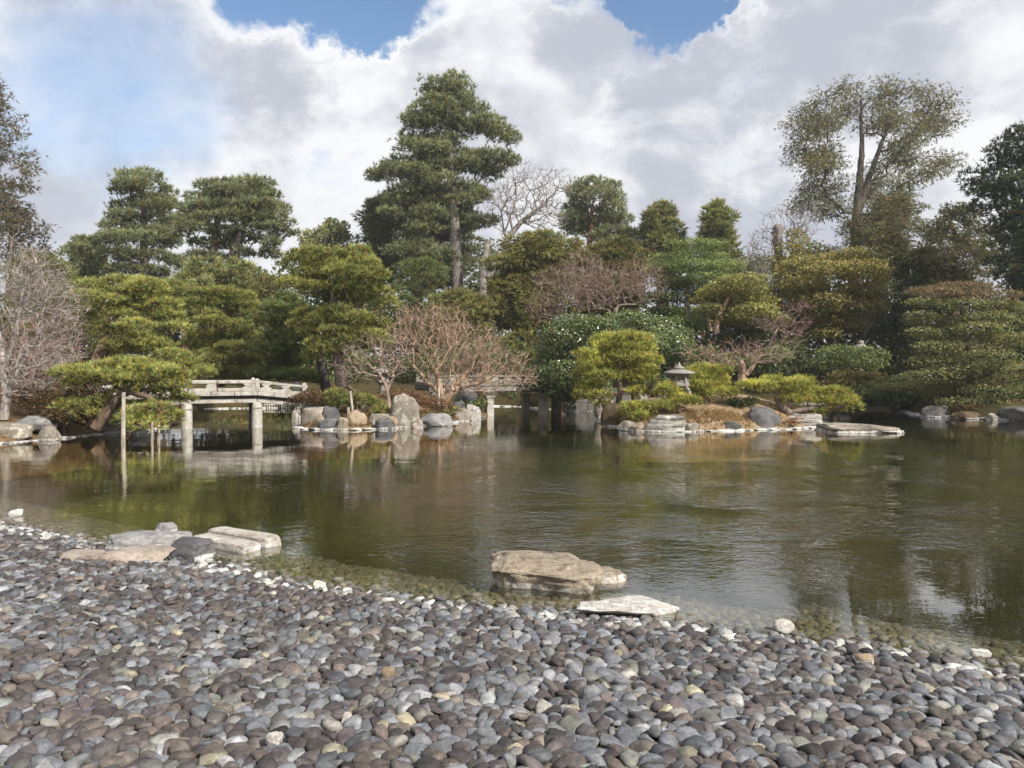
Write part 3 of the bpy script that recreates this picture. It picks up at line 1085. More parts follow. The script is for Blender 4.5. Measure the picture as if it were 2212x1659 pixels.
def bar(name, parent, c0, c1, w, h, mat, w1=None, h1=None, up=None, bev=0.012):
    b = Buf()
    og = np.array(parent.location) if parent is not None else np.zeros(3)
    prism(b, np.asarray(c0) - og, np.asarray(c1) - og, w, h, w1, h1, up)
    o = link(name, b.mesh(name, mat), parent)
    bevel(o, bev)
    return o


AX = np.array([0.927, 0.375, 0.0])
WD = np.array([-0.375, 0.927, 0.0])
UP = np.array([0, 0, 1.0])


def baluster(parent, c, h, width, axis):
    """cloud-shaped stone strut: wide foot, narrow waist, flared head"""
    prof = [(1.0, 0.0), (1.05, 0.10), (0.95, 0.24), (0.55, 0.36), (0.42, 0.5), (0.5, 0.62), (0.72, 0.72), (0.86, 0.86), (0.84, 1.0)]
    L = [(-w * width / 2, z * h) for w, z in prof]
    Rr = [(w * width / 2, z * h) for w, z in reversed(prof)]
    pts = L + Rr
    n = len(pts)
    t = np.cross(UP, axis) * 0.045
    og = np.array(parent.location)
    V = [np.asarray(c) - og + axis * x + UP * z - t for x, z in pts] + [np.asarray(c) - og + axis * x + UP * z + t for x, z in pts]
    me = bpy.data.meshes.new("baluster")
    k = len(prof)
    faces = []
    for i in range(k - 1):
        j = n - 1 - i
        faces.append((i, j, j - 1, i + 1))
        faces.append((i + n, i + 1 + n, j - 1 + n, j + n))
    faces += [(i, (i + 1) % n, (i + 1) % n + n, i + n) for i in range(n)]
    me.from_pydata([tuple(map(float, v)) for v in V], [], faces)
    me.materials.append(GRANITE)
    return link("baluster", me, parent)


def bridge_left():
    P1 = np.array([-10.37, 24.5, 0.0])          # near row, left pier
    root = empty("stone_bridge", P1 + np.array([0, 0, 0]))
    tag(root, "weathered pale stone slab bridge with low railing from left bank to middle island", "bridge")
    W = 2.1
    # profile along the axis: t, height of the deck top
    prof = [(-3.4, 0.94), (-1.75, 1.07), (0.0, 1.16), (2.14, 1.16), (3.75, 0.99)]

    def pt(t, w, z):
        return P1 + AX * t + WD * w + UP * z
    for i in range(len(prof) - 1):
        (t0, z0), (t1, z1) = prof[i], prof[i + 1]
        n = max(1, round((t1 - t0) / 0.62))
        for k in range(n):
            a, c = t0 + (t1 - t0) * k / n, t0 + (t1 - t0) * (k + 1) / n
            za, zc = z0 + (z1 - z0) * k / n, z0 + (z1 - z0) * (k + 1) / n
            bar("deck_slab", root, pt(a + 0.006, W / 2, za - 0.07), pt(c - 0.006, W / 2, zc - 0.07), W + 0.30, 0.13, GRANITE, bev=0.015)
        for w in (0.12, W - 0.12):
            bar("girder", root, pt(t0, w + 0.0, z0 - 0.305), pt(t1, w + 0.0, z1 - 0.305), 0.24, 0.15, GRANITE, bev=0.02)
            bar("fascia", root, pt(t0, w + (0.1 if w < 1 else -0.1), z0 - 0.19), pt(t1, w + (0.1 if w < 1 else -0.1), z1 - 0.19), 0.10, 0.10, OLDSTONE)
        for w, ch in ((-0.03, 0.11), (W + 0.03, 0.05)):
            bar("curb_rail", root, pt(t0, w, z0 + ch / 2), pt(t1, w, z1 + ch / 2), 0.15, ch, GRANITE, bev=0.015)
            bar("top_rail", root, pt(t0, w, z0 + 0.30), pt(t1, w, z1 + 0.30), 0.11, 0.075, GRANITE, bev=0.015)
    for w in (-0.03, W + 0.03):
        for t in (-3.3, 0.0, 2.14, 3.65):
            z = np.interp(t, [p[0] for p in prof], [p[1] for p in prof])
            p = bar("rail_post", root, pt(t, w, z), pt(t, w, z + 0.37), 0.15, 0.15, GRANITE, up=AX, bev=0.015)
            b = Buf()
            og = np.array(root.location)
            prism(b, pt(t, w, z + 0.372) - og, pt(t, w, z + 0.42) - og, 0.15, 0.15, 0.06, 0.06, up=AX)
            link("post_cap", b.mesh("post_cap", GRANITE), p)
        for t in ((-2.4, -1.2, -0.28, 0.75, 1.85, 2.42, 3.05) if w < 0 else (-1.6, 0.75, 3.05)):
            z = np.interp(t, [p[0] for p in prof], [p[1] for p in prof])
            baluster(root, pt(t, w, z + 0.105), 0.16, 0.34, AX)
    # iron strap on the near railing
    b = Buf()
    prism(b, pt(0.92, -0.125, 1.18) - P1, pt(0.92, -0.125, 1.6) - P1, 0.02, 0.03, up=WD)
    m = bark_mat("rusty_iron", 0.7, 20.0)
    bb = Buf()
    V = b.V[0]
    bb.add(V, Q=b.Q[0], C=(0.14, 0.06, 0.04))
    link("iron_strap", bb.mesh("iron_strap", m), root)
    for (t, w) in ((0.0, 0.12), (2.14, 0.12), (0.0, W - 0.12), (2.14, W - 0.12), (1.45 + 2.14, W - 0.1), (-2.6, 0.12)):
        z = np.interp(t, [p[0] for p in prof], [p[1] for p in prof]) - 0.38
        c0, c1 = pt(t - 0.02, w - 0.02, -1.0), pt(t, w, z - 0.003)
        pr = round_bar("pier", root, c0, c1, 0.185, 0.165, GRANITE)
        bandz = z - 0.18
        round_bar("pier_collar", pr, pt(t, w, bandz - 0.02), pt(t, w, bandz + 0.012), 0.182, 0.182, OLDSTONE, og=P1)
    return root


def round_bar(name, parent, c0, c1, r0, r1, mat, sides=14, og=None, col=None, smooth=True):
    c0, c1 = np.asarray(c0, float), np.asarray(c1, float)
    og = np.array(parent.location) if og is None and parent is not None else (np.zeros(3) if og is None else og)
    d = unit(c1 - c0)
    x = unit(np.cross(d, np.array([0.3, 1.0, 0.2])))
    y = np.cross(d, x)
    th = np.linspace(0, 2 * math.pi, sides, endpoint=False)
    ring = np.cos(th)[:, None] * x + np.sin(th)[:, None] * y
    rows_ = [c0 + ring * r0, c1 + ring * r1, c1 + ring * r1 * 0.9 + d * r1 * 0.12]
    V = np.concatenate(rows_ + [[c1 + d * r1 * 0.12]]) - og
    i = np.arange(sides)
    Q = np.concatenate([np.stack([k * sides + i, k * sides + (i + 1) % sides, (k + 1) * sides + (i + 1) % sides, (k + 1) * sides + i], 1) for k in range(2)])
    T = np.stack([2 * sides + i, 2 * sides + (i + 1) % sides, np.full(sides, 3 * sides)], 1)
    b = Buf()
    b.add(V, Q=Q, T=T, C=col)
    return link(name, b.mesh(name, mat, smooth=smooth), parent)


bridge_left()


def bridge_mid():
    P1 = np.array([-0.885, 31.3, 0.0])
    root = empty("stone_bridge", P1)
    tag(root, "dark stained stone bridge with square capitals behind the pink-barked bare tree", "bridge")
    W = 2.0
    AX2, WD2 = AX, WD

    def pt(t, w, z):
        return P1 + AX2 * t + WD2 * w + UP * z
    t0, t1 = -2.6, 3.6
    n = 9
    for k in range(n):
        a, c = t0 + (t1 - t0) * k / n, t0 + (t1 - t0) * (k + 1) / n
        bar("deck_slab", root, pt(a + 0.006, W / 2, 1.26), pt(c - 0.006, W / 2, 1.26), W + 0.3, 0.15, OLDSTONE, bev=0.015)
        for w in (-0.02, W + 0.02):
            bar("fascia", root, pt(a + 0.004, w, 1.07), pt(c - 0.004, w, 1.07), 0.16, 0.22, OLDSTONE, bev=0.012)
    bar("soffit", root, pt(t0, W / 2, 1.10), pt(t1, W / 2, 1.10), W - 0.3, 0.14, WALLSTONE)
    for w in (-0.05, W + 0.05):
        bar("curb_rail", root, pt(t0, w, 1.385), pt(t1, w, 1.385), 0.15, 0.10, OLDSTONE, bev=0.02)
        bar("top_rail", root, pt(t0, w, 1.57), pt(t1, w, 1.57), 0.13, 0.08, OLDSTONE, bev=0.02)
        for t in (-2.5, -0.55, 1.2, 2.9):
            bar("rail_post", root, pt(t, w, 1.34), pt(t, w, 1.66), 0.16, 0.16, OLDSTONE, up=AX2)
        for t in (-1.6, -1.1, 0.2, 0.75, 1.9, 2.4):
            baluster(root, pt(t, w, 1.435), 0.10, 0.3, AX2)
    for (t, w) in ((0.0, 0.1), (0.0, W - 0.1), (2.38, 0.1), (2.38, W - 0.1), (-2.3, 0.1)):
        p = bar("pier", root, pt(t - 0.02, w - 0.02, -1.0), pt(t, w, 0.64), 0.36, 0.36, GRANITE, 0.29, 0.29, up=AX2, bev=0.03)
        for z, s in ((0.66, 0.34), (0.72, 0.40), (0.83, 0.34)):
            b = Buf()
            h = 0.06 if z < 0.8 else 0.14
            prism(b, pt(t, w, z) - P1, pt(t, w, z + h) - P1, s, s, up=AX2)
            bevel(link("capital_block", b.mesh("capital_block", GRANITE), p), 0.015)
    for t in (0.0, 2.38):
        bar("cap_beam", root, pt(t, -0.12, 0.97 - 0.03), pt(t, W + 0.12, 0.97 - 0.03), 0.3, 0.10, OLDSTONE)
    # block abutment on the right
    ab = empty("stone_abutment", (1.95, 33.0, 0))
    tag(ab, "dark block wall abutment at the right end of the stained stone bridge", "wall")
    rng = np.random.default_rng(9)
    a0 = np.array([1.75, 33.2, 0.0])
    axd = np.array([0.985, 0.17, 0])
    z = -0.6
    for rr, h in enumerate((0.62, 0.36, 0.34, 0.30)):
        t = 0.0
        while t < 3.4:
            L = rng.uniform(0.55, 0.95)
            c0 = a0 + axd * (t + 0.006) + UP * (z + h / 2) + np.array([0, rng.uniform(-0.015, 0.02) + 0.25, 0])
            c1 = a0 + axd * (min(t + L, 3.5) - 0.006) + UP * (z + h / 2) + np.array([0, rng.uniform(-0.015, 0.02) + 0.25, 0])
            bar("block", ab, c0, c1, 0.5, h - 0.012, WALLSTONE, bev=0.02)
            t += L
        z += h


bridge_mid()


def lathe(b, prof, sides, c, twist=0.0, dz=None):
    th = np.linspace(0, 2 * math.pi, sides, endpoint=False) + twist
    V = []
    for r, z in prof:
        ring = np.stack([r * np.cos(th), r * np.sin(th), np.full(sides, z)], 1)
        V.append(ring)
    n = len(prof)
    i = np.arange(sides)
    Q = np.concatenate([np.stack([k * sides + i, k * sides + (i + 1) % sides, (k + 1) * sides + (i + 1) % sides, (k + 1) * sides + i], 1) for k in range(n - 1)])
    b.add(np.concatenate(V) + np.asarray(c), Q=Q)


def yukimi(label, base, s=1.0, cat="lantern"):
    """snow-viewing lantern: legs, platform, hexagonal firebox, wide roof, onion finial"""
    root = empty("stone_lantern", base)
    tag(root, label, cat)
    for k in range(4):
        a = math.pi / 4 + k * math.pi / 2
        o1 = np.array([math.cos(a), math.sin(a), 0])
        b = Buf()
        pts = [(0.40, -0.15), (0.41, 0.1), (0.37, 0.26), (0.26, 0.38), (0.14, 0.43)]
        for (r0, z0), (r1, z1) in zip(pts[:-1], pts[1:]):
            prism(b, (o1 * r0 + UP * z0) * s, (o1 * r1 + UP * z1) * s, 0.13 * s, 0.12 * s, up=o1 + UP * 0.5)
        link("leg", b.mesh("leg", LANTERN), root)
    b = Buf()
    lathe(b, [(0.001, 0.40 * s), (0.33 * s, 0.40 * s), (0.37 * s, 0.44 * s), (0.37 * s, 0.50 * s), (0.33 * s, 0.535 * s), (0.001, 0.535 * s)], 6, (0, 0, 0))
    link("platform", b.mesh("platform", LANTERN), root)
    fb = empty("firebox")
    fb.parent = root
    # six corner posts, sill and head rails with a mullion: the openings are real
    for k in range(6):
        a0, a1 = k * math.pi / 3, (k + 1) * math.pi / 3
        p0, p1 = np.array([math.cos(a0), math.sin(a0), 0]) * 0.30 * s, np.array([math.cos(a1), math.sin(a1), 0]) * 0.30 * s
        b = Buf()
        prism(b, p0 + UP * 0.535 * s, p0 + UP * 0.83 * s, 0.085 * s, 0.085 * s, up=unit(p0))
        link("corner_post", b.mesh("corner_post", LANTERN), fb)
        b = Buf()
        mid = 0.5 * (p0 + p1)
        prism(b, mid + UP * 0.62 * s, mid + UP * 0.77 * s, 0.05 * s, 0.04 * s, up=unit(mid))
        prism(b, p0 * 0.97 + UP * 0.585 * s, p1 * 0.97 + UP * 0.585 * s, 0.05 * s, 0.10 * s)
        prism(b, p0 * 0.97 + UP * 0.80 * s, p1 * 0.97 + UP * 0.80 * s, 0.05 * s, 0.07 * s)
        link("window_frame", b.mesh("window_frame", LANTERN), fb)
    b = Buf()
    lathe(b, [(0.001, 0.825 * s), (0.30 * s, 0.825 * s), (0.50 * s, 0.845 * s), (0.545 * s, 0.865 * s), (0.54 * s, 0.90 * s), (0.42 * s, 0.945 * s), (0.28 * s, 0.985 * s), (0.15 * s, 1.01 * s), (0.001, 1.02 * s)], 24, (0, 0, 0))
    link("roof", b.mesh("roof", LANTERN, smooth=True), root)
    b = Buf()
    lathe(b, [(0.13 * s, 1.0 * s), (0.185 * s, 1.03 * s), (0.19 * s, 1.06 * s), (0.15 * s, 1.09 * s), (0.09 * s, 1.12 * s), (0.05 * s, 1.16 * s), (0.035 * s, 1.22 * s), (0.012 * s, 1.26 * s), (0.001, 1.265 * s)], 18, (0, 0, 0))
    link("finial", b.mesh("finial", LANTERN, smooth=True), root)
    return root


q = at(1467, 807, 24.95)
yukimi("stone lantern with wide round roof and pointed finial between the right island pines", (q[0], q[1], q[2] - 0.86 * 0.94), 0.94)


def small_lantern(label, base, s):
    """squarish lantern: post, platform, firebox, flared four-sided roof, blunt cap"""
    root = empty("stone_lantern", base)
    tag(root, label, "lantern")
    for nm, prof, n in (("post", [(0.16, -0.3), (0.14, 0.35), (0.16, 0.4)], 12), ("platform", [(0.14, 0.4), (0.30, 0.45), (0.30, 0.53), (0.2, 0.56), (0.001, 0.56)], 6),
                        ("roof", [(0.001, 0.80), (0.30, 0.80), (0.50, 0.84), (0.50, 0.88), (0.30, 0.96), (0.14, 1.05), (0.001, 1.06)], 6), ("finial", [(0.11, 1.04), (0.14, 1.08), (0.13, 1.17), (0.09, 1.20), (0.001, 1.21)], 12)):
        b = Buf()
        lathe(b, [(r * s, z * s) for r, z in prof], n, (0, 0, 0), 0.3)
        link(nm, b.mesh(nm, LANTERN, smooth=n > 6), root)
    fb = empty("firebox")
    fb.parent = root
    for k in range(4):
        a = 0.5 + k * math.pi / 2
        p = np.array([math.cos(a), math.sin(a), 0]) * 0.2 * s
        b = Buf()
        prism(b, p + UP * 0.56 * s, p + UP * 0.80 * s, 0.09 * s, 0.09 * s, up=unit(p))
        link("corner_post", b.mesh("corner_post", LANTERN), fb)


q = at(826, 806, 27.6)
small_lantern("small grey stone lantern half hidden by bare twigs on the middle island", (q[0], q[1], q[2] - 0.84 * 0.86), 0.86)
q = at(1859, 752, 38.0)
small_lantern("stone lantern with only its cap showing above the clipped bush on the right", (q[0], q[1], q[2] - 0.95), 1.1)

# poles that prop up pine boughs
for (lab, u0, v0, u1, v1, D, r) in (
    ("tall grey wooden pole in the water propping the left drooping pine", 265, 957, 267, 848, 20.0, 0.055),
    ("thin pole in the water under the low pine bough, left of its twin", 327, 962, 329, 912, 20.3, 0.035),
    ("thin pole in the water under the low pine bough, right of its twin", 343, 960, 342, 905, 20.5, 0.04),
    ("slanting grey prop pole on the front of the middle island", 772, 925, 757, 845, 24.4, 0.045),
    ("short grey post beside the slanting prop pole on the middle island", 760, 908, 752, 880, 24.8, 0.06),
    ("thin upright pole under the pink-barked bare tree", 949, 884, 948, 836, 27.6, 0.04),
):
    c0, c1 = at(u0, v0, D), at(u1, v1, D)
    c0[2] = min(c0[2], -0.05) - (0.85 if c0[2] < 0.3 else 0.1)
    o = round_bar("support_pole", None, c0, c1, r * 1.1, r * 0.9, POLE, sides=10, col=(0.33, 0.29, 0.24))
    tag(o, lab, "pole")

# low white bamboo fence on the far shore, seen under the bridge
fr = empty("bamboo_fence", at(600, 884, 36.2))
tag(fr, "low whitish picket fence on the far shore under the left bridge", "fence")
FENCE = bark_mat("pale_bamboo", 0.7, 10)
for k in range(15):
    u = 572 + k * 5.2
    p = at(u, 886, 36.2)
    round_bar("picket", fr, (p[0], p[1], 0.0), (p[0], p[1], 0.20), 0.032, 0.032, FENCE, sides=6, col=(0.62, 0.58, 0.48))
p0, p1 = at(568, 884, 36.17), at(650, 884, 36.17)
round_bar("rail", fr, (p0[0], p0[1], 0.16), (p1[0], p1[1], 0.16), 0.015, 0.015, FENCE, sides=6, col=(0.55, 0.5, 0.42))
print("built t", round(time.time() - T0, 1))

# ------------------------------------------------------------------ vegetation: tools
def tubes(b, A, B, ra, rb, sides, ca, cb=None):
    """frusta from A to B (arrays)"""
    A, B = np.asarray(A, float), np.asarray(B, float)
    n = len(A)
    if n == 0:
        return
    d = unit(B - A)
    ref = np.where(np.abs(d[:, 2:3]) < 0.8, np.array([[0, 0, 1.0]]), np.array([[1.0, 0, 0]]))
    x = unit(np.cross(d, ref))
    y = np.cross(d, x)
    th = np.linspace(0, 2 * math.pi, sides, endpoint=False)
    ring = np.cos(th)[None, :, None] * x[:, None, :] + np.sin(th)[None, :, None] * y[:, None, :]
    V = np.concatenate([A[:, None, :] + ring * ra[:, None, None], B[:, None, :] + ring * rb[:, None, None]], 1)
    i = np.arange(sides)
    q = np.stack([i, (i + 1) % sides, (i + 1) % sides + sides, i + sides], 1)
    Q = (q[None] + (np.arange(n) * 2 * sides)[:, None, None]).reshape(-1, 4)
    C = np.repeat(np.asarray(ca), 2 * sides, axis=0) if np.ndim(ca) == 2 else np.tile(np.asarray(ca), (n * 2 * sides, 1))
    b.add(V.reshape(-1, 3), Q=Q, C=C)


class Skeleton:
    """wood grown from trunk lines towards a set of targets"""
    def __init__(self, rng):
        self.rng = rng
        self.P, self.par, self.plen, self.minr = [], [], [], []

    def line(self, pts, radii, step=0.35, wig=0.0):
        pts = np.asarray(pts, float)
        L = np.concatenate([[0], np.cumsum(np.linalg.norm(np.diff(pts, axis=0), axis=1))])
        n = max(3, int(L[-1] / step) + 1)
        t = np.linspace(0, L[-1], n)
        par = -1
        # smooth the polyline
        Q = np.stack([np.interp(t, L, pts[:, k]) for k in range(3)], 1)
        for _ in range(2):
            Q[1:-1] = 0.25 * Q[:-2] + 0.5 * Q[1:-1] + 0.25 * Q[2:]
        rr = np.interp(t, L, radii)
        Q[1:-1] += self.rng.normal(0, wig, Q[1:-1].shape)
        for k in range(n):
            self.P.append(Q[k])
            self.par.append(par)
            self.plen.append(t[k])
            self.minr.append(rr[k])
            par = len(self.P) - 1
        return self

    def grow(self, targets, alpha=0.35, step=0.35, wig=0.12, low=True, sag=0.0, skip=0):
        targets = np.asarray(targets, float)
        base = self.P[0]
        order = np.argsort(np.linalg.norm(targets - base, axis=1))
        N = len(self.P)
        cap = N + len(targets) * 14
        PP = np.zeros((cap, 3))
        PP[:N] = self.P
        PL = np.zeros(cap)
        PL[:N] = self.plen
        ends = []
        for ti in order:
            t = targets[ti]
            d = np.linalg.norm(PP[skip:N] - t, axis=1)
            cost = d + alpha * PL[skip:N]
            if low:
                cost = cost + 1.2 * np.maximum(PP[skip:N, 2] - t[2] + 0.1, 0)
            j = int(np.argmin(cost)) + skip
            a = PP[j].copy()
            L = np.linalg.norm(t - a)
            n = min(12, max(1, int(L / step + 0.5)))
            for k in range(1, n + 1):
                f = k / n
                p = a + (t - a) * f
                if k < n:
                    p = p + self.rng.normal(0, wig * min(L, 1.5), 3) * math.sin(math.pi * f)
                    p[2] -= sag * L * math.sin(math.pi * f)
                if N >= cap:
                    break
                PP[N] = p
                PL[N] = PL[j] + np.linalg.norm(p - PP[j])
                self.P.append(p)
                self.par.append(j)
                self.plen.append(PL[N])
                self.minr.append(0.0)
                j = N
                N += 1
            ends.append(j)
        return np.array(ends, int)

    def radii(self, tip, power=0.42, rmax=1.0):
        n = len(self.P)
        cnt = np.zeros(n)
        par = np.array(self.par)
        haskid = np.zeros(n, bool)
        haskid[par[par >= 0]] = True
        cnt[~haskid] = 1
        for i in range(n - 1, -1, -1):
            if par[i] >= 0:
                cnt[par[i]] += cnt[i]
        r = np.maximum(np.minimum(tip * cnt ** power, rmax), np.array(self.minr))
        return r

    def build(self, b, tip, colf, power=0.42, rmax=1.0, thick_split=None, b2=None):
        r = self.radii(tip, power, rmax)
        P = np.array(self.P)
        par = np.array(self.par)
        i = np.nonzero(par >= 0)[0]
        j = par[i]
        rj = np.minimum(r[j], r[i] * 1.5)
        rj = np.where(np.array(self.minr)[i] > 0, r[j], rj)
        A, Bp = P[j], P[i] + unit(P[i] - P[j]) * (r[i] * 0.3)[:, None]
        for lo, hi, sides in ((0.06, 99, 9), (0.022, 0.06, 6), (0.0, 0.022, 4)):
            m = (r[i] >= lo) & (r[i] < hi)
            if m.any():
                tgt = b2 if (b2 is not None and hi <= 0.03) else b
                tubes(tgt, A[m], Bp[m], rj[m], r[i][m], sides, colf(r[i][m]))
        return r


def blades(b, C, A, L, W, k, spread, cb, ct, rng, flat=False, lenvar=0.35, curve=0.0):
    """tufts of k thin blades at C along A"""
    T = len(C)
    if T == 0:
        return
    rnd = rng.normal(0, 1, (T, k, 3))
    if flat:
        side0 = unit(np.cross(A, np.array([[0, 0, 1.0]]) + rng.normal(0, 0.25, A.shape)))
        f = np.linspace(-1, 1, k)[None, :, None] * spread * 1.5
        dirs = unit(A[:, None, :] + side0[:, None, :] * f + rnd * spread * 0.25)
    else:
        dirs = unit(A[:, None, :] + rnd * spread)
    ln = (np.asarray(L).reshape(-1, 1) * rng.uniform(1 - lenvar, 1 + lenvar * 0.6, (T, k)))[..., None]
    tip = C[:, None, :] + dirs * ln
    sd = unit(np.cross(dirs, rng.normal(0, 1, (T, k, 3))))
    w = (np.asarray(W).reshape(-1, 1) * rng.uniform(0.7, 1.3, (T, k)))[..., None] * 0.5
    base = C[:, None, :] + dirs * ln * 0.08
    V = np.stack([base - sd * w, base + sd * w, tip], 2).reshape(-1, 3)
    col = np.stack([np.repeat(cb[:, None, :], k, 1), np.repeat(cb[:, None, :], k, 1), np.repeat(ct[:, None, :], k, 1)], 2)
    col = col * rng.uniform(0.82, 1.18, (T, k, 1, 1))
    b.add(V, T=np.arange(T * k * 3).reshape(-1, 3), C=col.reshape(-1, 3))


def leaves(b, C, Nn, L, W, col, rng):
    """diamond leaves, slightly folded"""
    T = len(C)
    if T == 0:
        return
    d = unit(np.cross(Nn, rng.normal(0, 1, (T, 3))))
    s = np.cross(Nn, d)
    ln = (L * rng.uniform(0.7, 1.25, T))[:, None]
    wd = (W * rng.uniform(0.7, 1.2, T))[:, None]
    fold = Nn * wd * 0.18
    V = np.stack([C - d * ln * 0.5, C + s * wd * 0.5 + fold + d * ln * 0.05, C + d * ln * 0.5, C - s * wd * 0.5 + fold + d * ln * 0.05], 1)
    b.add(V.reshape(-1, 3), Q=np.arange(T * 4).reshape(-1, 4), C=np.repeat(col, 4, axis=0))


# looks: (inner colour, tip colour), blade length, width, blades, spread, tufts per square metre
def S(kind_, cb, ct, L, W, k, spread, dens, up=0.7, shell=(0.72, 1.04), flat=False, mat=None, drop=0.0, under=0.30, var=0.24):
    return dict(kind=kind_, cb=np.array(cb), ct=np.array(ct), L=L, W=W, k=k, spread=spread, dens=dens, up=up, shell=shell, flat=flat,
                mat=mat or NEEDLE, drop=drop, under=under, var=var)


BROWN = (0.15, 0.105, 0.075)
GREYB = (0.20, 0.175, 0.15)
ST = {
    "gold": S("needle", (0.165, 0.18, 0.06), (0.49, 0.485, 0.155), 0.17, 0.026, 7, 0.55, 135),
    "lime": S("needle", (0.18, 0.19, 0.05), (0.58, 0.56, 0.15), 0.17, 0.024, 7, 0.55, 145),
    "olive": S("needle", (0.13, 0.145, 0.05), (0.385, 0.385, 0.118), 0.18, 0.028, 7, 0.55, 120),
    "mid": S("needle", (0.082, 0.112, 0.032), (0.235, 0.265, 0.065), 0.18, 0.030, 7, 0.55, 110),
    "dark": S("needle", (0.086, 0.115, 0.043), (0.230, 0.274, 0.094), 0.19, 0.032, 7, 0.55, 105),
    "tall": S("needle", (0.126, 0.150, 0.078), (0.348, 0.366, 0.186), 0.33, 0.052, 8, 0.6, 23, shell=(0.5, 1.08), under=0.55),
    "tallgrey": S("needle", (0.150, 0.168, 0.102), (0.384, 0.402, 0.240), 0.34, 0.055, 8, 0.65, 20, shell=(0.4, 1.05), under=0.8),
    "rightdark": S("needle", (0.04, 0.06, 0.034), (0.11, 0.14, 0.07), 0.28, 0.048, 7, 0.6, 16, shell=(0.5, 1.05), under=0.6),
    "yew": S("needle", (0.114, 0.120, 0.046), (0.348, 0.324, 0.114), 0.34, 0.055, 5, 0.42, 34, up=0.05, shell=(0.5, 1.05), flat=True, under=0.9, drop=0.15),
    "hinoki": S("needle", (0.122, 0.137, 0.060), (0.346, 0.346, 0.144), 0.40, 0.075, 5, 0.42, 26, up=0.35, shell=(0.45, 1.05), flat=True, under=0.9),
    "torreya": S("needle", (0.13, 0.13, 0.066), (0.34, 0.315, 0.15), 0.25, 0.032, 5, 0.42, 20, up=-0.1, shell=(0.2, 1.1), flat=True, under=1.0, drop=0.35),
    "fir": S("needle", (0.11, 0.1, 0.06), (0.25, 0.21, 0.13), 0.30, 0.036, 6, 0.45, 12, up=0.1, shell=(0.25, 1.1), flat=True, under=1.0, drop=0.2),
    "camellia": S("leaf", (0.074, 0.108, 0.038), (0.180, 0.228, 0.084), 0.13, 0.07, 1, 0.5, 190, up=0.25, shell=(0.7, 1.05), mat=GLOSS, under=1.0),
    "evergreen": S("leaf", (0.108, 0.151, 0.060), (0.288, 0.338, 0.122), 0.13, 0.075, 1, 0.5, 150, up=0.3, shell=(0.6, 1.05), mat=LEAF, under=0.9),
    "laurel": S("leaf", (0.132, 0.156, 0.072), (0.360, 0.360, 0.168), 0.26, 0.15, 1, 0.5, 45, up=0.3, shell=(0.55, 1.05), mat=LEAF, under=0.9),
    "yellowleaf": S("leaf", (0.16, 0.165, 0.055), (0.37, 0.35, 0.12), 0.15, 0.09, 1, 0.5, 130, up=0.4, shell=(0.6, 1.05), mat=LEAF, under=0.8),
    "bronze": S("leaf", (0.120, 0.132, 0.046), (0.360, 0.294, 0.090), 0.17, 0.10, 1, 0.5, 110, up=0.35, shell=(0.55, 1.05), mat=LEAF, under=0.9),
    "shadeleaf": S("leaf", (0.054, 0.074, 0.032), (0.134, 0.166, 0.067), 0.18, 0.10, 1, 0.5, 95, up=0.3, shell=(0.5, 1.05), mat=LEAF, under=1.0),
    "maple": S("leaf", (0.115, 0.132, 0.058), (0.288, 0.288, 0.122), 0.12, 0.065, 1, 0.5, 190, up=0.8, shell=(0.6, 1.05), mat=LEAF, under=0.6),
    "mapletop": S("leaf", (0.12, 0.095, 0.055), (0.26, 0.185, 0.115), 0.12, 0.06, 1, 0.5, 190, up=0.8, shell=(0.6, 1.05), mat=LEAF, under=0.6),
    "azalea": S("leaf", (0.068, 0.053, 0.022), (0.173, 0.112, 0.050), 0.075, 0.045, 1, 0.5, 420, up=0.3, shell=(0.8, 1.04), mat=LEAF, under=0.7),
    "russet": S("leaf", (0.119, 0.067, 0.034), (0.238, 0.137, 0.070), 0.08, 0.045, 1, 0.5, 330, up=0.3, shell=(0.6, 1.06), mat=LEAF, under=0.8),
    "redtwig": S("leaf", (0.156, 0.072, 0.058), (0.260, 0.130, 0.104), 0.09, 0.05, 1, 0.5, 160, up=0.3, shell=(0.3, 1.1), mat=LEAF, under=1.0),
}


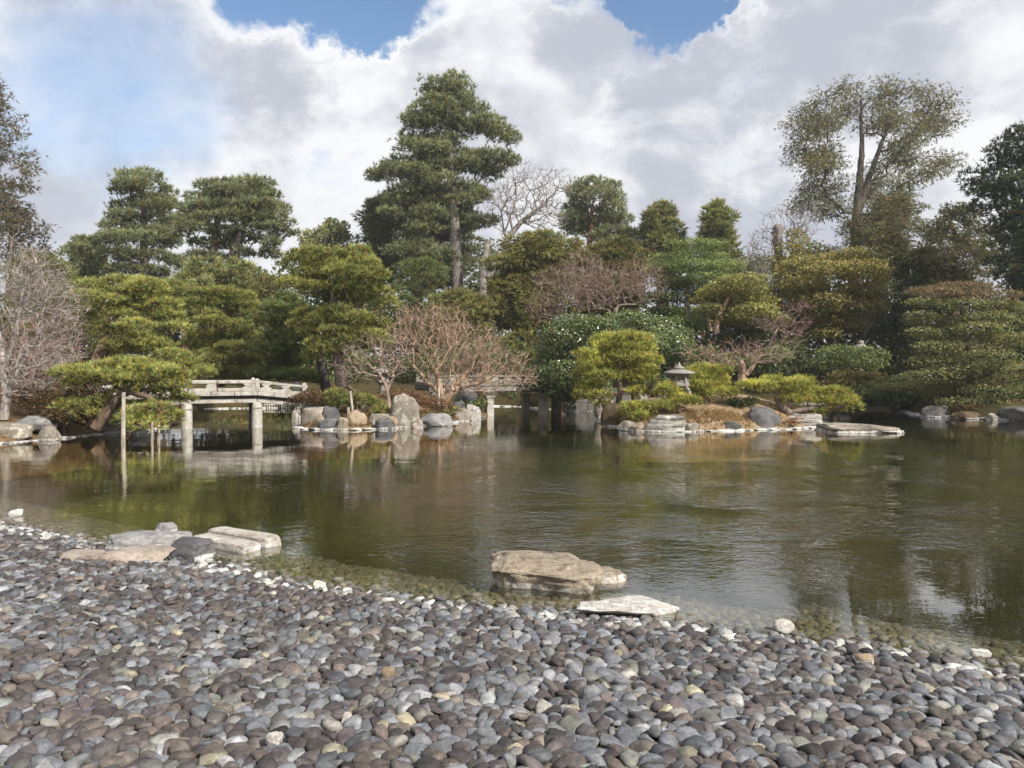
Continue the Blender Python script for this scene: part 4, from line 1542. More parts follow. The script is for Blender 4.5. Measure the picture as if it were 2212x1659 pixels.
def fill_pad(b, c, r, st, rng, dens=1.0, tone=1.0):
    """foliage of one pad: an uneven ellipsoid shell of tufts or leaves"""
    rx, ry, rz = r
    area = 4 * math.pi * (((rx * ry) ** 1.6 + (rx * rz) ** 1.6 + (ry * rz) ** 1.6) / 3) ** (1 / 1.6)
    n = max(12, int(area * (0.5 + 0.5 * st["under"]) * st["dens"] * dens))
    d = unit(rng.normal(0, 1, (n, 3)))
    d[:, 2] = np.where((d[:, 2] < 0) & (rng.random(n) > st["under"]), -d[:, 2], d[:, 2])
    # lumps
    ph = rng.uniform(0, 6.28, (3, 3))
    fr = rng.uniform(2.0, 5.0, (3, 3))
    lump = sum(np.sin(d @ fr[q] * 2.2 + ph[q, 0]) for q in range(3)) / 3.0
    rad = rng.uniform(st["shell"][0] ** 1.5, 1.0, n) ** (1 / 1.5) * st["shell"][1] * (1 + 0.24 * lump) * (1 + 0.30 * rng.random(n) * (rng.random(n) < 0.14))
    p = d * rad[:, None] * np.array([rx, ry, rz])
    if st["under"] < 0.6:
        p[:, 2] = np.where(p[:, 2] < 0, p[:, 2] * 0.45, p[:, 2])
    nrm = unit(d / np.array([rx, ry, rz]))
    ax = unit(nrm * (1.0 - 0.4 * abs(st["up"])) + np.array([0, 0, st["up"]]) + rng.normal(0, 0.3, (n, 3)))
    if st["drop"]:
        ax = unit(ax - np.array([0, 0, st["drop"]]) * rng.uniform(0, 2, (n, 1)))
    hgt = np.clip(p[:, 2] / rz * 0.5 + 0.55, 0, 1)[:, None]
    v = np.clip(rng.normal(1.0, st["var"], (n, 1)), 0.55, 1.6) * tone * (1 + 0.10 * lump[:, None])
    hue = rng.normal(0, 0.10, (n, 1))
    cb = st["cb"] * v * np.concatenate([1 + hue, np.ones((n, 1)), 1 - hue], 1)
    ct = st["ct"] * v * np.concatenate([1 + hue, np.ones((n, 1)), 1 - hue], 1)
    old = (rng.random(n) < 0.035)[:, None]
    cb = np.where(old, np.array([0.16, 0.10, 0.05]), cb)
    ct = np.where(old, np.array([0.26, 0.16, 0.07]), ct)
    C = p + np.asarray(c)
    if st["kind"] == "needle":
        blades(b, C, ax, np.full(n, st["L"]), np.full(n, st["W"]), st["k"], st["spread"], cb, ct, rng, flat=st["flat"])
    else:
        mixv = rng.uniform(0, 1, (n, 1)) * 0.6 + 0.4 * hgt
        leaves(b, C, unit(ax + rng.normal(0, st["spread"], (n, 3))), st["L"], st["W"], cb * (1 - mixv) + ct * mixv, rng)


def C1(L): return [(0.2977 * p[0], 493.7 + 0.2977 * p[1]) + tuple(0.2977 * q for q in p[2:4]) + tuple(p[4:]) for p in L]
def C2(L): return [(548.6 + p[0], p[1]) + tuple(p[2:]) for p in C1(L)]
def C3(L): return [(1097.2 + p[0], p[1]) + tuple(p[2:]) for p in C1(L)]
def C4(L): return [(1645.8 + p[0], p[1]) + tuple(p[2:]) for p in C1(L)]


def C5(L): return [(0.3472 * p[0], 137.2 + 0.3472 * p[1]) + tuple(0.3472 * q for q in p[2:4]) + tuple(p[4:]) for p in L]
def C6(L): return [(658.3 + p[0], p[1]) + tuple(p[2:]) for p in C5(L)]


def uvT(f, L): return [tuple(f([(p[0], p[1], 0, 0)])[0][:2]) for p in L]


def profile_pads(prof, rng, fl=0.5, size=(0.26, 0.46), gap=1.0, lim=(9, 70), n_mul=1.0, hollow=0.35):
    """pads through a crown given as rows (v, left, right)"""
    prof = np.array(prof, float)
    v = prof[0, 0]
    out = []
    while v < prof[-1, 0]:
        l, r = np.interp(v, prof[:, 0], prof[:, 1]), np.interp(v, prof[:, 0], prof[:, 2])
        hw, cu = (r - l) / 2, (r + l) / 2
        hw, cu = hw * rng.uniform(0.80, 1.10), cu + hw * rng.normal(0, 0.06)
        ru0 = np.clip(hw * np.mean(size), lim[0], lim[1])
        n = max(2, int(round(n_mul * 2.6 * hw / ru0 * 0.75)))
        a0 = rng.uniform(0, 6.28)
        for k in range(n):
            ru = np.clip(hw * rng.uniform(*size), lim[0], lim[1])
            ph = a0 + k * 2.4
            rho = max(hw - ru * 0.6, 0) * math.sqrt(rng.uniform(hollow ** 2, 1.0))
            out.append((cu + rho * math.cos(ph), v + ru * fl * rng.uniform(0.6, 1.2), ru, ru * fl * rng.uniform(0.8, 1.25), rho * math.sin(ph) * 0.9, True))
        v += ru0 * fl * 1.25 * gap
    return out


SEED = [100]


def tree(name, label, D, trunks, pads, style, bark=BROWN, cat="tree", group=None, tip=0.011, each_pad=False, dens=1.0, tone=1.0, tone_top=None,
         jitter_depth=0.5, depth=0.9, style_top=None, v_top=None, limb=True, rmax=0.5, extra=0, sag=0.0):
    """trunks: [[(u, v, r), ...], ...]; pads: (u, v, ru, rv[, depth offset px, absolute])"""
    SEED[0] += 1
    rng = np.random.default_rng(SEED[0])
    k = ppm(D)
    st0 = ST[style]
    t0 = at(trunks[0][0][0], trunks[0][0][1], D)
    root = empty(name, t0)
    tag(root, label, cat, group)
    og = np.array(root.location)
    sk = Skeleton(rng)
    for ln in trunks:
        pts = [at(p[0], p[1], D + (p[3] if len(p) > 3 else 0.0)) for p in ln]
        sk.line(pts, [p[2] for p in ln], step=0.3, wig=0.015)
    PD = []
    for i, p in enumerate(pads):
        dy = p[4] / k if len(p) > 5 else (p[4] if len(p) > 4 else rng.normal(0, jitter_depth) * (p[2] / k) * 1.2)
        c = at(p[0], p[1], D)
        kk = 1.0
        c = c + np.array([0, dy, 0])
        PD.append((c, (p[2] / k * kk, p[2] / k * depth * rng.uniform(0.85, 1.15), p[3] / k), p))
        if extra and rng.random() < extra:
            c2 = c + np.array([rng.normal(0, 0.3) * p[2] / k, rng.uniform(0.8, 1.8) * p[2] / k, -rng.uniform(0, 0.6) * p[3] / k])
            PD.append((c2, (p[2] / k * 0.9, p[2] / k * 0.8, p[3] / k), p))
    if limb:
        tg = []
        for c, r, p in PD:
            tg.append(c - np.array([0, 0, r[2] * 0.25]))
            if r[0] > 0.35:
                for _ in range(3):
                    tg.append(c + np.array([rng.uniform(-0.6, 0.6) * r[0], rng.uniform(-0.6, 0.6) * r[1], rng.uniform(-0.2, 0.25) * r[2]]))
        sk.grow(np.array(tg), alpha=0.25, step=0.3, wig=0.10, low=True, sag=sag, skip=2)
    b = Buf()
    bark = np.array(bark)
    sk.build(b, tip, lambda r: np.clip(bark * rng.uniform(0.8, 1.2, (len(r), 1)), 0, 1), rmax=rmax)
    link("trunk", b.mesh("trunk", BARK, smooth=True, origin=og), root)
    crown = Buf()
    for c, r, p in PD:
        st = st0
        tn = tone
        if style_top and p[1] < v_top + rng.normal(0, 5):
            st = ST[style_top]
        tn = tn * rng.normal(1.0, 0.07)
        tgt = Buf() if each_pad else crown
        fill_pad(tgt, c, r, st, rng, dens, tn)
        if each_pad:
            link("needle_foliage", tgt.mesh("needle_foliage", st["mat"], origin=og), root)
    if not each_pad:
        link("crown", crown.mesh("crown", st0["mat"], origin=og), root)
    return root


def shrub(name, label, blobs, D, style, cat="shrub", group=None, dens=1.0, tone=1.0, stem=True, core=True, style_top=None, v_top=None):
    """a rounded bush: stems and a skin of small leaves over several lumps"""
    SEED[0] += 1
    rng = np.random.default_rng(SEED[0])
    k = ppm(D)
    cu = np.mean([p[0] for p in blobs])
    vb = max(p[1] + p[3] for p in blobs)
    root = empty(name, at(cu, vb, D))
    tag(root, label, cat, group)
    og = np.array(root.location)
    cr = Buf()
    sk = Skeleton(rng)
    b0 = at(cu, vb + 4, D)
    sk.line([b0 - np.array([0, 0, 0.15]), b0 + np.array([0, 0, 0.25])], [0.05, 0.04], step=0.1)
    tg = []
    for p in blobs:
        dy = p[4] if len(p) > 4 else rng.normal(0, 0.25) * p[2] / k
        c = at(p[0], p[1], D) + np.array([0, dy, 0])
        st = ST[style]
        if style_top and p[1] < v_top:
            st = ST[style_top]
        fill_pad(cr, c, (p[2] / k, p[2] / k * 0.85, p[3] / k), st, rng, dens, tone * rng.normal(1, 0.06))
        for _ in range(6):
            tg.append(c + rng.normal(0, 0.35, 3) * np.array([p[2] / k, p[2] / k, p[3] / k]))
    link("foliage", cr.mesh("foliage", ST[style]["mat"], origin=og), root)
    sk.grow(np.array(tg), alpha=0.3, step=0.25, wig=0.1)
    b = Buf()
    sk.build(b, 0.006, lambda r: np.tile(np.array(BROWN), (len(r), 1)), rmax=0.06)
    link("stem", b.mesh("stem", BARK, origin=og), root)
    return root


def bare_tree(name, label, D, trunks, env, ntargets, bark, tip=0.006, twigs=3, twig_len=0.35, cat="bare tree", group=None, alpha=0.22, wig=0.16, power=0.45, rmax=0.35,
              twig_col=None, step=0.28, up=0.25, hollow=0.0, twig_w=0.012):
    """leafless tree: wood grown through the envelope ellipsoids (u, v, ru, rv[, dy])"""
    SEED[0] += 1
    rng = np.random.default_rng(SEED[0])
    k = ppm(D)
    t0 = at(trunks[0][0][0], trunks[0][0][1], D)
    root = empty(name, t0)
    tag(root, label, cat, group)
    og = np.array(root.location)
    sk = Skeleton(rng)
    for ln in trunks:
        sk.line([at(p[0], p[1], D + (p[3] if len(p) > 3 else 0.0)) for p in ln], [p[2] for p in ln], step=0.25, wig=0.02)
    wts = np.array([p[2] * p[3] for p in env], float)
    wts /= wts.sum()
    T = []
    for p, w in zip(env, wts):
        m = max(8, int(ntargets * w))
        d = unit(rng.normal(0, 1, (m, 3))) * (rng.uniform(hollow, 1, (m, 1)) ** (1 / 3))
        c = at(p[0], p[1], D) + np.array([0, p[4] if len(p) > 4 else 0, 0])
        T.append(c + d * np.array([p[2] / k, p[2] / k * 0.8, p[3] / k]))
    T = np.concatenate(T)
    ends = sk.grow(T, alpha=alpha, step=step, wig=wig, low=False, skip=2)
    b, b2 = Buf(), Buf()
    bark = np.array(bark)
    r = sk.build(b, tip, lambda rr: bark * rng.uniform(0.8, 1.2, (len(rr), 1)), power=power, rmax=rmax, b2=b2)
    # twigs: fine blades at and before the ends
    P = np.array(sk.P)
    par = np.array(sk.par)
    ids = np.nonzero((r < tip * 2.6) & (par >= 0))[0]
    if twigs > 0 and len(ids):
        d = unit(P[ids] - P[par[ids]])
        c0 = np.array(twig_col if twig_col is not None else bark)
        cc = np.tile(c0, (len(ids), 1)) * rng.uniform(0.75, 1.25, (len(ids), 1))
        ax = unit(d + np.array([0, 0, up]) + rng.normal(0, 0.25, d.shape))
        blades(b2, P[ids], ax, np.full(len(ids), twig_len), np.full(len(ids), twig_w), twigs, 0.55, cc, cc, rng, lenvar=0.6)
    link("trunk", b.mesh("trunk", BARK, smooth=True, origin=og), root)
    link("twig_crown", b2.mesh("twig_crown", BARK, smooth=False, origin=og), root)
    return root

# ------------------------------------------------------------------ far wood behind everything
def far_wood():
    rng = np.random.default_rng(77)
    b = Buf()
    for i in range(112):
        u = rng.uniform(-500, 2700)
        D = rng.uniform(66, 95)
        vt = np.interp(u, [-500, 0, 140, 420, 640, 800, 1000, 1300, 1500, 1640, 1760, 2212, 2700], [500, 515, 560, 572, 555, 525, 505, 515, 510, 540, 525, 480, 470]) + rng.normal(0, 10)
        vb = 690
        k = ppm(D)
        for q in range(3):
            v = vt + 22 + (vb - vt - 22) * (q + rng.random()) / 3
            rad = rng.uniform(22, 40)
            fill_pad(b, at(u + rng.normal(0, 14), v, D), (rad / k, rad / k, rad * 0.75 / k), ST["farleaf"], rng, 1.0, rng.normal(1, 0.12))
    kind(link("distant_wood", b.mesh("distant_wood", LEAF)), "stuff")


ST["farleaf"] = S("leaf", (0.06, 0.08, 0.03), (0.15, 0.165, 0.06), 0.46, 0.28, 1, 0.5, 6.0, up=0.3, shell=(0.6, 1.05), mat=LEAF, under=0.9)
far_wood()


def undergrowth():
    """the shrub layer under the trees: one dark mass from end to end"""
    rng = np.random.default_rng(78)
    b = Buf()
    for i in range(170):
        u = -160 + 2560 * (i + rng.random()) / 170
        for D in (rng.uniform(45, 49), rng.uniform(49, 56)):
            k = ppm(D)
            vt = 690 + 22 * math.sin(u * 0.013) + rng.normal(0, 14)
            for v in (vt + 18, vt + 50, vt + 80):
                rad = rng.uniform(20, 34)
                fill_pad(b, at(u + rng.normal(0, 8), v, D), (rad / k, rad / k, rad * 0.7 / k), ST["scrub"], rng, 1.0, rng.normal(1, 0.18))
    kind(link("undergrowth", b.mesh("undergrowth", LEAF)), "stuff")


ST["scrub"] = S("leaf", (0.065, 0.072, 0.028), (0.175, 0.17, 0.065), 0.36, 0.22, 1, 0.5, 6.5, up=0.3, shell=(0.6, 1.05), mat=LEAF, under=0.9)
undergrowth()

# ------------------------------------------------------------------ tall trees of the skyline
rg = np.random.default_rng(3)
tree("pine_tree", "tallest dark green pine with tiered crown in the centre of the skyline", 55,
     [[(992, 690, 0.50), (987, 600, 0.46), (980, 470, 0.38), (972, 350, 0.28), (966, 230, 0.14), (965, 185, 0.05)]],
     C6([(930, 115, 80, 40), (850, 165, 110, 42), (990, 175, 75, 38), (785, 190, 65, 28), (900, 225, 130, 42), (1020, 245, 55, 35), (820, 280, 110, 42), (960, 300, 100, 36), (1090, 275, 65, 45), (760, 330, 105, 42), (880, 350, 115, 36), (700, 390, 105, 42), (830, 410, 115, 40), (1010, 380, 130, 40), (1140, 370, 110, 45), (1220, 430, 90, 40), (1300, 468, 52, 32), (635, 430, 55, 32), (720, 470, 120, 42), (880, 480, 100, 36), (680, 535, 120, 45), (800, 560, 130, 45), (960, 560, 130, 42), (1090, 590, 120, 40), (1200, 600, 110, 40), (1275, 600, 50, 32), (600, 600, 110, 42), (495, 640, 65, 36), (720, 625, 130, 40), (850, 640, 110, 36), (1010, 640, 100, 34), (560, 680, 120, 40), (440, 700, 60, 26), (690, 700, 110, 36), (1150, 660, 85, 30),
         (620, 800, 120, 50), (740, 765, 130, 45), (880, 760, 120, 50), (1000, 780, 110, 45), (560, 860, 90, 45), (700, 870, 130, 50), (850, 860, 120, 45), (980, 860, 120, 45), (1100, 830, 55, 36), (520, 930, 80, 36), (660, 960, 110, 45), (780, 950, 110, 45), (900, 960, 110, 45), (1010, 960, 90, 45), (640, 1080, 110, 55), (740, 1040, 110, 45), (900, 1050, 70, 36), (600, 1180, 110, 50), (720, 1150, 120, 55), (850, 1200, 110, 45), (960, 1240, 90, 45), (680, 1280, 120, 45), (800, 1300, 110, 45), (1090, 1000, 80, 45), (1165, 985, 55, 36)]),
     "tall", bark=(0.17, 0.145, 0.13), tip=0.02, rmax=0.4, extra=1.0, dens=0.9)
tree("pine_tree", "dense dark green pine filling in close behind the tallest pine's lower trunk", 58.5, [[(900, 700, 0.35), (905, 560, 0.28), (915, 420, 0.1)]],
     profile_pads([(405, 880, 960), (430, 850, 1010), (470, 840, 1040), (520, 836, 1048), (570, 840, 1040), (620, 850, 1020)], rg, fl=0.45, size=(0.22, 0.36), lim=(16, 36), gap=1.15, n_mul=0.8, hollow=0.3),
     "tall", tip=0.02, rmax=0.3, tone=0.8, dens=0.75)
tree("pine_tree", "tall conical pine at left with rounded top, left of the two-trunked pine", 56,
     [[(312, 660, 0.36), (311, 500, 0.26), (308, 400, 0.1)]],
     C5([(890, 680, 55, 32), (840, 720, 90, 36), (950, 720, 80, 36), (785, 760, 75, 32), (880, 780, 110, 38), (1000, 780, 60, 38), (725, 800, 60, 28), (850, 840, 110, 36), (970, 840, 90, 36), (740, 880, 90, 36), (890, 905, 70, 30), (1020, 900, 90, 36), (1085, 870, 35, 22), (700, 960, 70, 36), (810, 960, 90, 36), (1000, 970, 110, 40), (1100, 960, 65, 32), (740, 1030, 90, 40), (870, 1045, 75, 34), (1000, 1050, 80, 36), (700, 1100, 90, 45), (800, 1110, 110, 45), (930, 1100, 110, 40), (1040, 1080, 80, 36), (720, 1200, 110, 45), (850, 1200, 110, 45), (970, 1200, 90, 40), (1060, 1230, 70, 36), (780, 1290, 120, 40), (920, 1290, 110, 40)]),
     "tall", bark=(0.15, 0.12, 0.10), tip=0.018, rmax=0.3, extra=0.6)
tree("pine_tree", "broad two-trunked pine with flat top standing against the sky at left", 50,
     [[(458, 660, 0.36), (459, 560, 0.32), (468, 480, 0.2), (480, 420, 0.08)], [(486, 662, 0.42), (500, 570, 0.36), (520, 500, 0.24), (548, 430, 0.1)]],
     C5([(1280, 760, 90, 40), (1400, 750, 90, 36), (1530, 740, 110, 36), (1640, 760, 80, 36), (1210, 830, 80, 36), (1330, 825, 110, 40), (1460, 810, 110, 36), (1600, 830, 120, 40), (1700, 830, 60, 32), (1170, 900, 70, 36), (1290, 900, 120, 40), (1430, 885, 110, 36), (1580, 900, 130, 40), (1690, 890, 70, 32), (1180, 970, 90, 36), (1310, 980, 130, 40), (1470, 970, 110, 36), (1620, 970, 110, 40), (1730, 960, 70, 36), (1790, 1000, 55, 32), (1230, 1040, 110, 36), (1380, 1050, 120, 36), (1540, 1040, 100, 36), (1700, 1030, 90, 32), (1815, 1050, 45, 22), (1130, 1060, 65, 28), (1260, 1120, 110, 32), (1420, 1110, 90, 32), (1650, 1100, 90, 36), (1720, 1130, 60, 28), (1240, 1200, 90, 32), (1340, 1210, 80, 32), (1640, 1180, 75, 36), (1720, 1200, 45, 28), (1500, 1170, 70, 26)]),
     "tall", bark=(0.085, 0.07, 0.062), tip=0.018, rmax=0.34, tone=0.95, extra=0.5)
tree("pine_tree", "small flat pine low on the skyline at far left", 58, [[(178, 640, 0.25), (180, 540, 0.15)]],
     profile_pads([(514, 160, 215), (530, 138, 228), (560, 134, 226), (595, 140, 230)], rg, fl=0.42, size=(0.3, 0.5), lim=(12, 30)), "tall", tip=0.018, tone=1.15)
tree("fir_tree", "brownish drooping conifer cut off by the left frame edge", 44,
     [[(-62, 760, 0.5), (-58, 500, 0.4), (-50, 200, 0.15), (-48, 110, 0.05)]],
     profile_pads([(110, -60, -36), (170, -90, 8), (235, -120, 52), (300, -140, 66), (330, -150, 80), (390, -160, 88), (440, -165, 84), (480, -170, 70), (520, -175, 60)], rg, fl=0.26, size=(0.18, 0.30), lim=(14, 34), n_mul=0.7, gap=1.5, hollow=0.1),
     "fir", bark=(0.16, 0.13, 0.11), tip=0.016, rmax=0.4, sag=0.1)
tree("conifer_tree", "dull brownish conifer behind the bare grey tree at the left edge", 46, [[(20, 700, 0.3), (25, 480, 0.1)]],
     profile_pads([(440, 0, 70), (480, -20, 108), (520, -20, 128), (560, -20, 120)], rg, fl=0.5, size=(0.24, 0.4), lim=(12, 34), hollow=0.1), "fir", tip=0.016, tone=0.75, dens=0.7)
tree("laurel_tree", "rounded pale olive broadleaf tree on the skyline left of the tallest pine", 60, [[(715, 680, 0.3), (715, 540, 0.2)]],
     profile_pads([(470, 700, 735), (480, 672, 760), (500, 650, 782), (530, 636, 796), (570, 632, 800), (610, 640, 800)], rg, fl=0.75, size=(0.24, 0.36), lim=(12, 30), hollow=0.3), "laurel", tip=0.014)
tree("conifer_tree", "dark conifer close against the left side of the tallest pine", 59, [[(815, 680, 0.3), (815, 480, 0.12)]],
     profile_pads([(432, 790, 845), (450, 774, 856), (490, 775, 862), (540, 780, 866), (600, 784, 868)], rg, fl=0.6, size=(0.3, 0.5), lim=(12, 32)), "hinoki", tip=0.014, tone=0.8)
tree("pine_tree", "rounded grey green pine with reddish trunk right of the bare white tree", 60, [[(1274, 660, 0.3), (1272, 540, 0.24), (1280, 450, 0.1)]],
     C6([(1780, 760, 110, 45), (1890, 770, 80, 45), (1700, 820, 80, 45), (1830, 840, 120, 45), (1950, 840, 50, 42), (1680, 890, 80, 42), (1790, 910, 120, 45), (1920, 910, 90, 45), (1640, 960, 60, 36), (1730, 980, 110, 40), (1860, 980, 110, 40), (1980, 970, 70, 36), (1680, 1030, 80, 36), (1900, 1050, 120, 36), (2000, 1060, 70, 36), (1830, 1080, 70, 28)]),
     "tallgrey", bark=(0.24, 0.13, 0.09), tip=0.018, extra=0.6)
tree("hinoki_tree", "dark pointed conifer right of the rounded grey green pine", 58, [[(1425, 680, 0.28), (1425, 470, 0.1)]],
     profile_pads([(440, 1408, 1452), (456, 1376, 1474), (490, 1370, 1484), (530, 1366, 1486), (570, 1368, 1484)], rg, fl=0.6, size=(0.3, 0.46), lim=(12, 32)), "hinoki", tip=0.014, tone=0.95)
tree("hinoki_tree", "pointed green conifer between the dark conifer and the dead stump", 61, [[(1550, 680, 0.28), (1550, 460, 0.1)]],
     profile_pads([(434, 1538, 1562), (452, 1510, 1580), (480, 1500, 1594), (510, 1498, 1606), (550, 1500, 1612), (580, 1502, 1615)], rg, fl=0.6, size=(0.3, 0.46), lim=(12, 32)), "hinoki", tip=0.014, tone=1.15)
tree("torreya_tree", "tall open-crowned brownish conifer with forked trunk on the right skyline", 50,
     [[(1842, 690, 0.42), (1846, 560, 0.36), (1850, 470, 0.3), (1862, 330, 0.17), (1860, 215, 0.05)], [(1848, 480, 0.24), (1872, 400, 0.2), (1900, 320, 0.13), (1930, 240, 0.05)]],
     [(1426.4 + 0.35515 * x, 137.2 + 0.35515 * y, rg.uniform(26, 40), rg.uniform(13, 20)) for x, y in [(1000,200),(1100,160),(1210,150),(1330,150),(1450,150),(1570,150),(1680,180),(1750,240),(1790,290),(950,270),(1060,250),(1180,240),(1300,230),(1420,240),(1540,240),(1650,270),(1740,330),(1690,390),(930,350),(1030,340),(1300,330),(1430,340),(1560,350),(1640,420),(900,440),(980,430),(1090,430),(1330,400),(1460,430),(1570,470),(1620,520),(900,520),(980,530),(1080,520),(1420,520),(1540,560),(1640,600),(1650,660),(920,620),(1000,640),(1070,600),(1380,600),(1480,640),(1580,680),(930,720),(1010,740),(1100,720),(1330,680),(1430,740),(1530,760),(950,790),(1060,800),(1300,780),(1400,830),(1500,850),(880,830),(1000,880),(1120,870),(1280,880),(1400,900),(1540,930)]],
     "torreya", bark=(0.105, 0.09, 0.078), tip=0.015, rmax=0.26, extra=1.0, jitter_depth=1.0, dens=1.05, tone=0.9)
tree("conifer_tree", "brownish olive conifer mass below the forked tall conifer", 46, [[(1900, 720, 0.3), (1905, 480, 0.1)]],
     profile_pads([(420, 1880, 1960), (450, 1850, 2000), (490, 1800, 2010), (530, 1770, 2012), (570, 1764, 2016)], rg, fl=0.5, size=(0.2, 0.32), lim=(14, 36), hollow=0.2), "torreya", tip=0.014, dens=1.5, tone=0.8)
tree("conifer_tree", "brownish conifer right of the olive conifer mass, before the dark pine", 42, [[(2060, 720, 0.3), (2062, 500, 0.1)]],
     profile_pads([(440, 2030, 2110), (480, 1990, 2140), (520, 1970, 2150), (560, 1965, 2150), (620, 1960, 2150)], rg, fl=0.5, size=(0.24, 0.4), lim=(14, 40), hollow=0.2), "torreya", tip=0.014, dens=1.5, tone=0.7)
tree("pine_tree", "dark blue green pine cut off by the right frame edge", 36,
     [[(2268, 860, 0.4), (2262, 600, 0.34), (2250, 300, 0.1)]],
     profile_pads([(262, 2200, 2300), (285, 2138, 2330), (310, 2112, 2340), (335, 2150, 2360), (365, 2100, 2370), (400, 2092, 2380), (430, 2070, 2390), (470, 2120, 2390), (520, 2140, 2390), (580, 2130, 2390), (640, 2110, 2390), (720, 2130, 2390), (800, 2160, 2390)], rg, fl=0.36, size=(0.2, 0.36), lim=(16, 50), n_mul=0.8, hollow=0.2),
     "rightdark", bark=(0.07, 0.06, 0.055), tip=0.018, rmax=0.35)

# bare pale tree and dead stump on the skyline
bare_tree("bare_tree", "leafless pale-barked tree leaning right beside the tallest pine", 53,
          [[(1042, 660, 0.30), (1044, 570, 0.26), (1055, 520, 0.2)], [(1055, 600, 0.24), (1095, 515, 0.2), (1130, 475, 0.16), (1180, 440, 0.1)]],
          [(1140, 430, 75, 52), (1195, 400, 48, 45), (1090, 450, 40, 60), (1130, 375, 30, 26), (1180, 470, 55, 35)], 620, (0.26, 0.23, 0.20), tip=0.014, twigs=3, twig_len=0.7, twig_w=0.03, twig_col=(0.27, 0.225, 0.20), step=0.6, wig=0.14)
bare_tree("bare_tree", "thin leafless tree beside the dead stump against the sky", 49, [[(1712, 660, 0.18), (1710, 560, 0.14), (1716, 500, 0.08)]],
          [(1700, 490, 62, 60), (1650, 530, 40, 40), (1745, 470, 36, 40)], 260, (0.26, 0.23, 0.2), tip=0.014, twigs=3, twig_len=0.6, twig_w=0.025, step=0.6)


def stump():
    D = 47.5
    p0, p1 = at(1682, 600, D), at(1680, 485, D)
    root = empty("dead_stump", p0)
    tag(root, "dead knobbly grey trunk broken off at the top on the right skyline", "stump")
    rng = np.random.default_rng(8)
    n, s = 24, 14
    V = []
    for i in range(n):
        f = i / (n - 1)
        c = (p1 - p0) * f
        th = np.linspace(0, 2 * math.pi, s, endpoint=False)
        rad = 0.24 * (1 + 0.25 * math.sin(f * 21) * f + 0.3 * math.exp(-((f - 0.88) / 0.08) ** 2)) * (1.0 if f < 0.97 else 0.55)
        rr = rad * (1 + 0.16 * np.sin(th * 3 + f * 9) + rng.normal(0, 0.05, s))
        V.append(np.stack([c[0] + rr * np.cos(th), c[1] + rr * np.sin(th), np.full(s, c[2])], 1))
    i = np.arange(s)
    Q = np.concatenate([np.stack([k * s + i, k * s + (i + 1) % s, (k + 1) * s + (i + 1) % s, (k + 1) * s + i], 1) for k in range(n - 1)])
    b = Buf()
    b.add(np.concatenate(V), Q=Q, C=(0.19, 0.165, 0.15))
    link("trunk", b.mesh("trunk", BARK, smooth=True), root)
    b = Buf()
    A = np.array([(p1 - p0) * 0.86, (p1 - p0) * 0.75])
    tubes(b, A, A + np.array([[-0.38, 0, -0.06], [-0.3, -0.2, 0.2]]), np.array([0.14, 0.09]), np.array([0.1, 0.05]), 8, (0.25, 0.215, 0.19))
    link("broken_limb", b.mesh("broken_limb", BARK, smooth=True), root)


stump()
shrub("shrub", "olive leaves with orange tips growing round the dead knobbly trunk", [(1700, 545, 34, 22), (1725, 525, 30, 18), (1690, 570, 36, 20), (1740, 560, 34, 22), (1715, 505, 22, 12)], 47.0, "bronze", dens=0.5)

# ------------------------------------------------------------------ middle ground trees
def blobs(rows):
    return rows


tree("yew_tree", "olive green spreading yew right of the tallest pine's trunk", 45, [[(1150, 760, 0.3), (1150, 560, 0.15)]],
     profile_pads([(505, 1130, 1200), (520, 1080, 1250), (545, 1050, 1262), (580, 1040, 1250), (620, 1030, 1240), (660, 1035, 1220), (700, 1045, 1190)], rg, fl=0.34, size=(0.22, 0.36), lim=(16, 44), hollow=0.3, n_mul=1.1), "yew", tip=0.014)
tree("yew_tree", "low olive yew in front of the tallest pine's trunk", 41, [[(985, 780, 0.2), (985, 690, 0.12)]],
     profile_pads([(630, 960, 1020), (645, 930, 1050), (670, 910, 1070), (700, 905, 1080), (740, 905, 1080)], rg, fl=0.36, size=(0.24, 0.4), lim=(16, 40), hollow=0.2), "yew", tip=0.012, tone=1.05)
tree("yew_tree", "dark olive yew behind the brown leafless trees in the middle", 46, [[(1300, 760, 0.3), (1300, 580, 0.12)]],
     profile_pads([(520, 1290, 1380), (550, 1230, 1400), (590, 1220, 1400), (640, 1230, 1400), (690, 1240, 1400)], rg, fl=0.4, size=(0.24, 0.4), lim=(16, 40), hollow=0.2), "yew", tip=0.012, tone=0.8)
tree("evergreen_tree", "dark green undergrowth tree behind the low pine of the centre", 44, [[(900, 760, 0.3), (900, 600, 0.12)]],
     profile_pads([(560, 870, 960), (590, 850, 985), (630, 848, 960), (690, 850, 930), (750, 850, 930)], rg, fl=0.5, size=(0.28, 0.44), lim=(16, 40), hollow=0.2), "dark", tip=0.012, dens=0.32)
tree("evergreen_tree", "layered green broadleaf tree with level tiers right of centre", 41, [[(1482, 800, 0.24), (1484, 700, 0.2), (1490, 560, 0.1)]],
     [(1495, 538, 58, 14), (1540, 558, 36, 12), (1450, 556, 46, 12), (1560, 580, 40, 13), (1480, 580, 60, 14), (1430, 585, 34, 11), (1520, 605, 56, 14), (1455, 610, 46, 13), (1475, 640, 60, 14), (1430, 640, 36, 12), (1530, 632, 40, 12), (1440, 668, 36, 12), (1490, 675, 50, 13), (1470, 700, 54, 13), (1440, 725, 40, 12)],
     "evergreen", bark=(0.26, 0.22, 0.18), extra=0.8, dens=0.9)
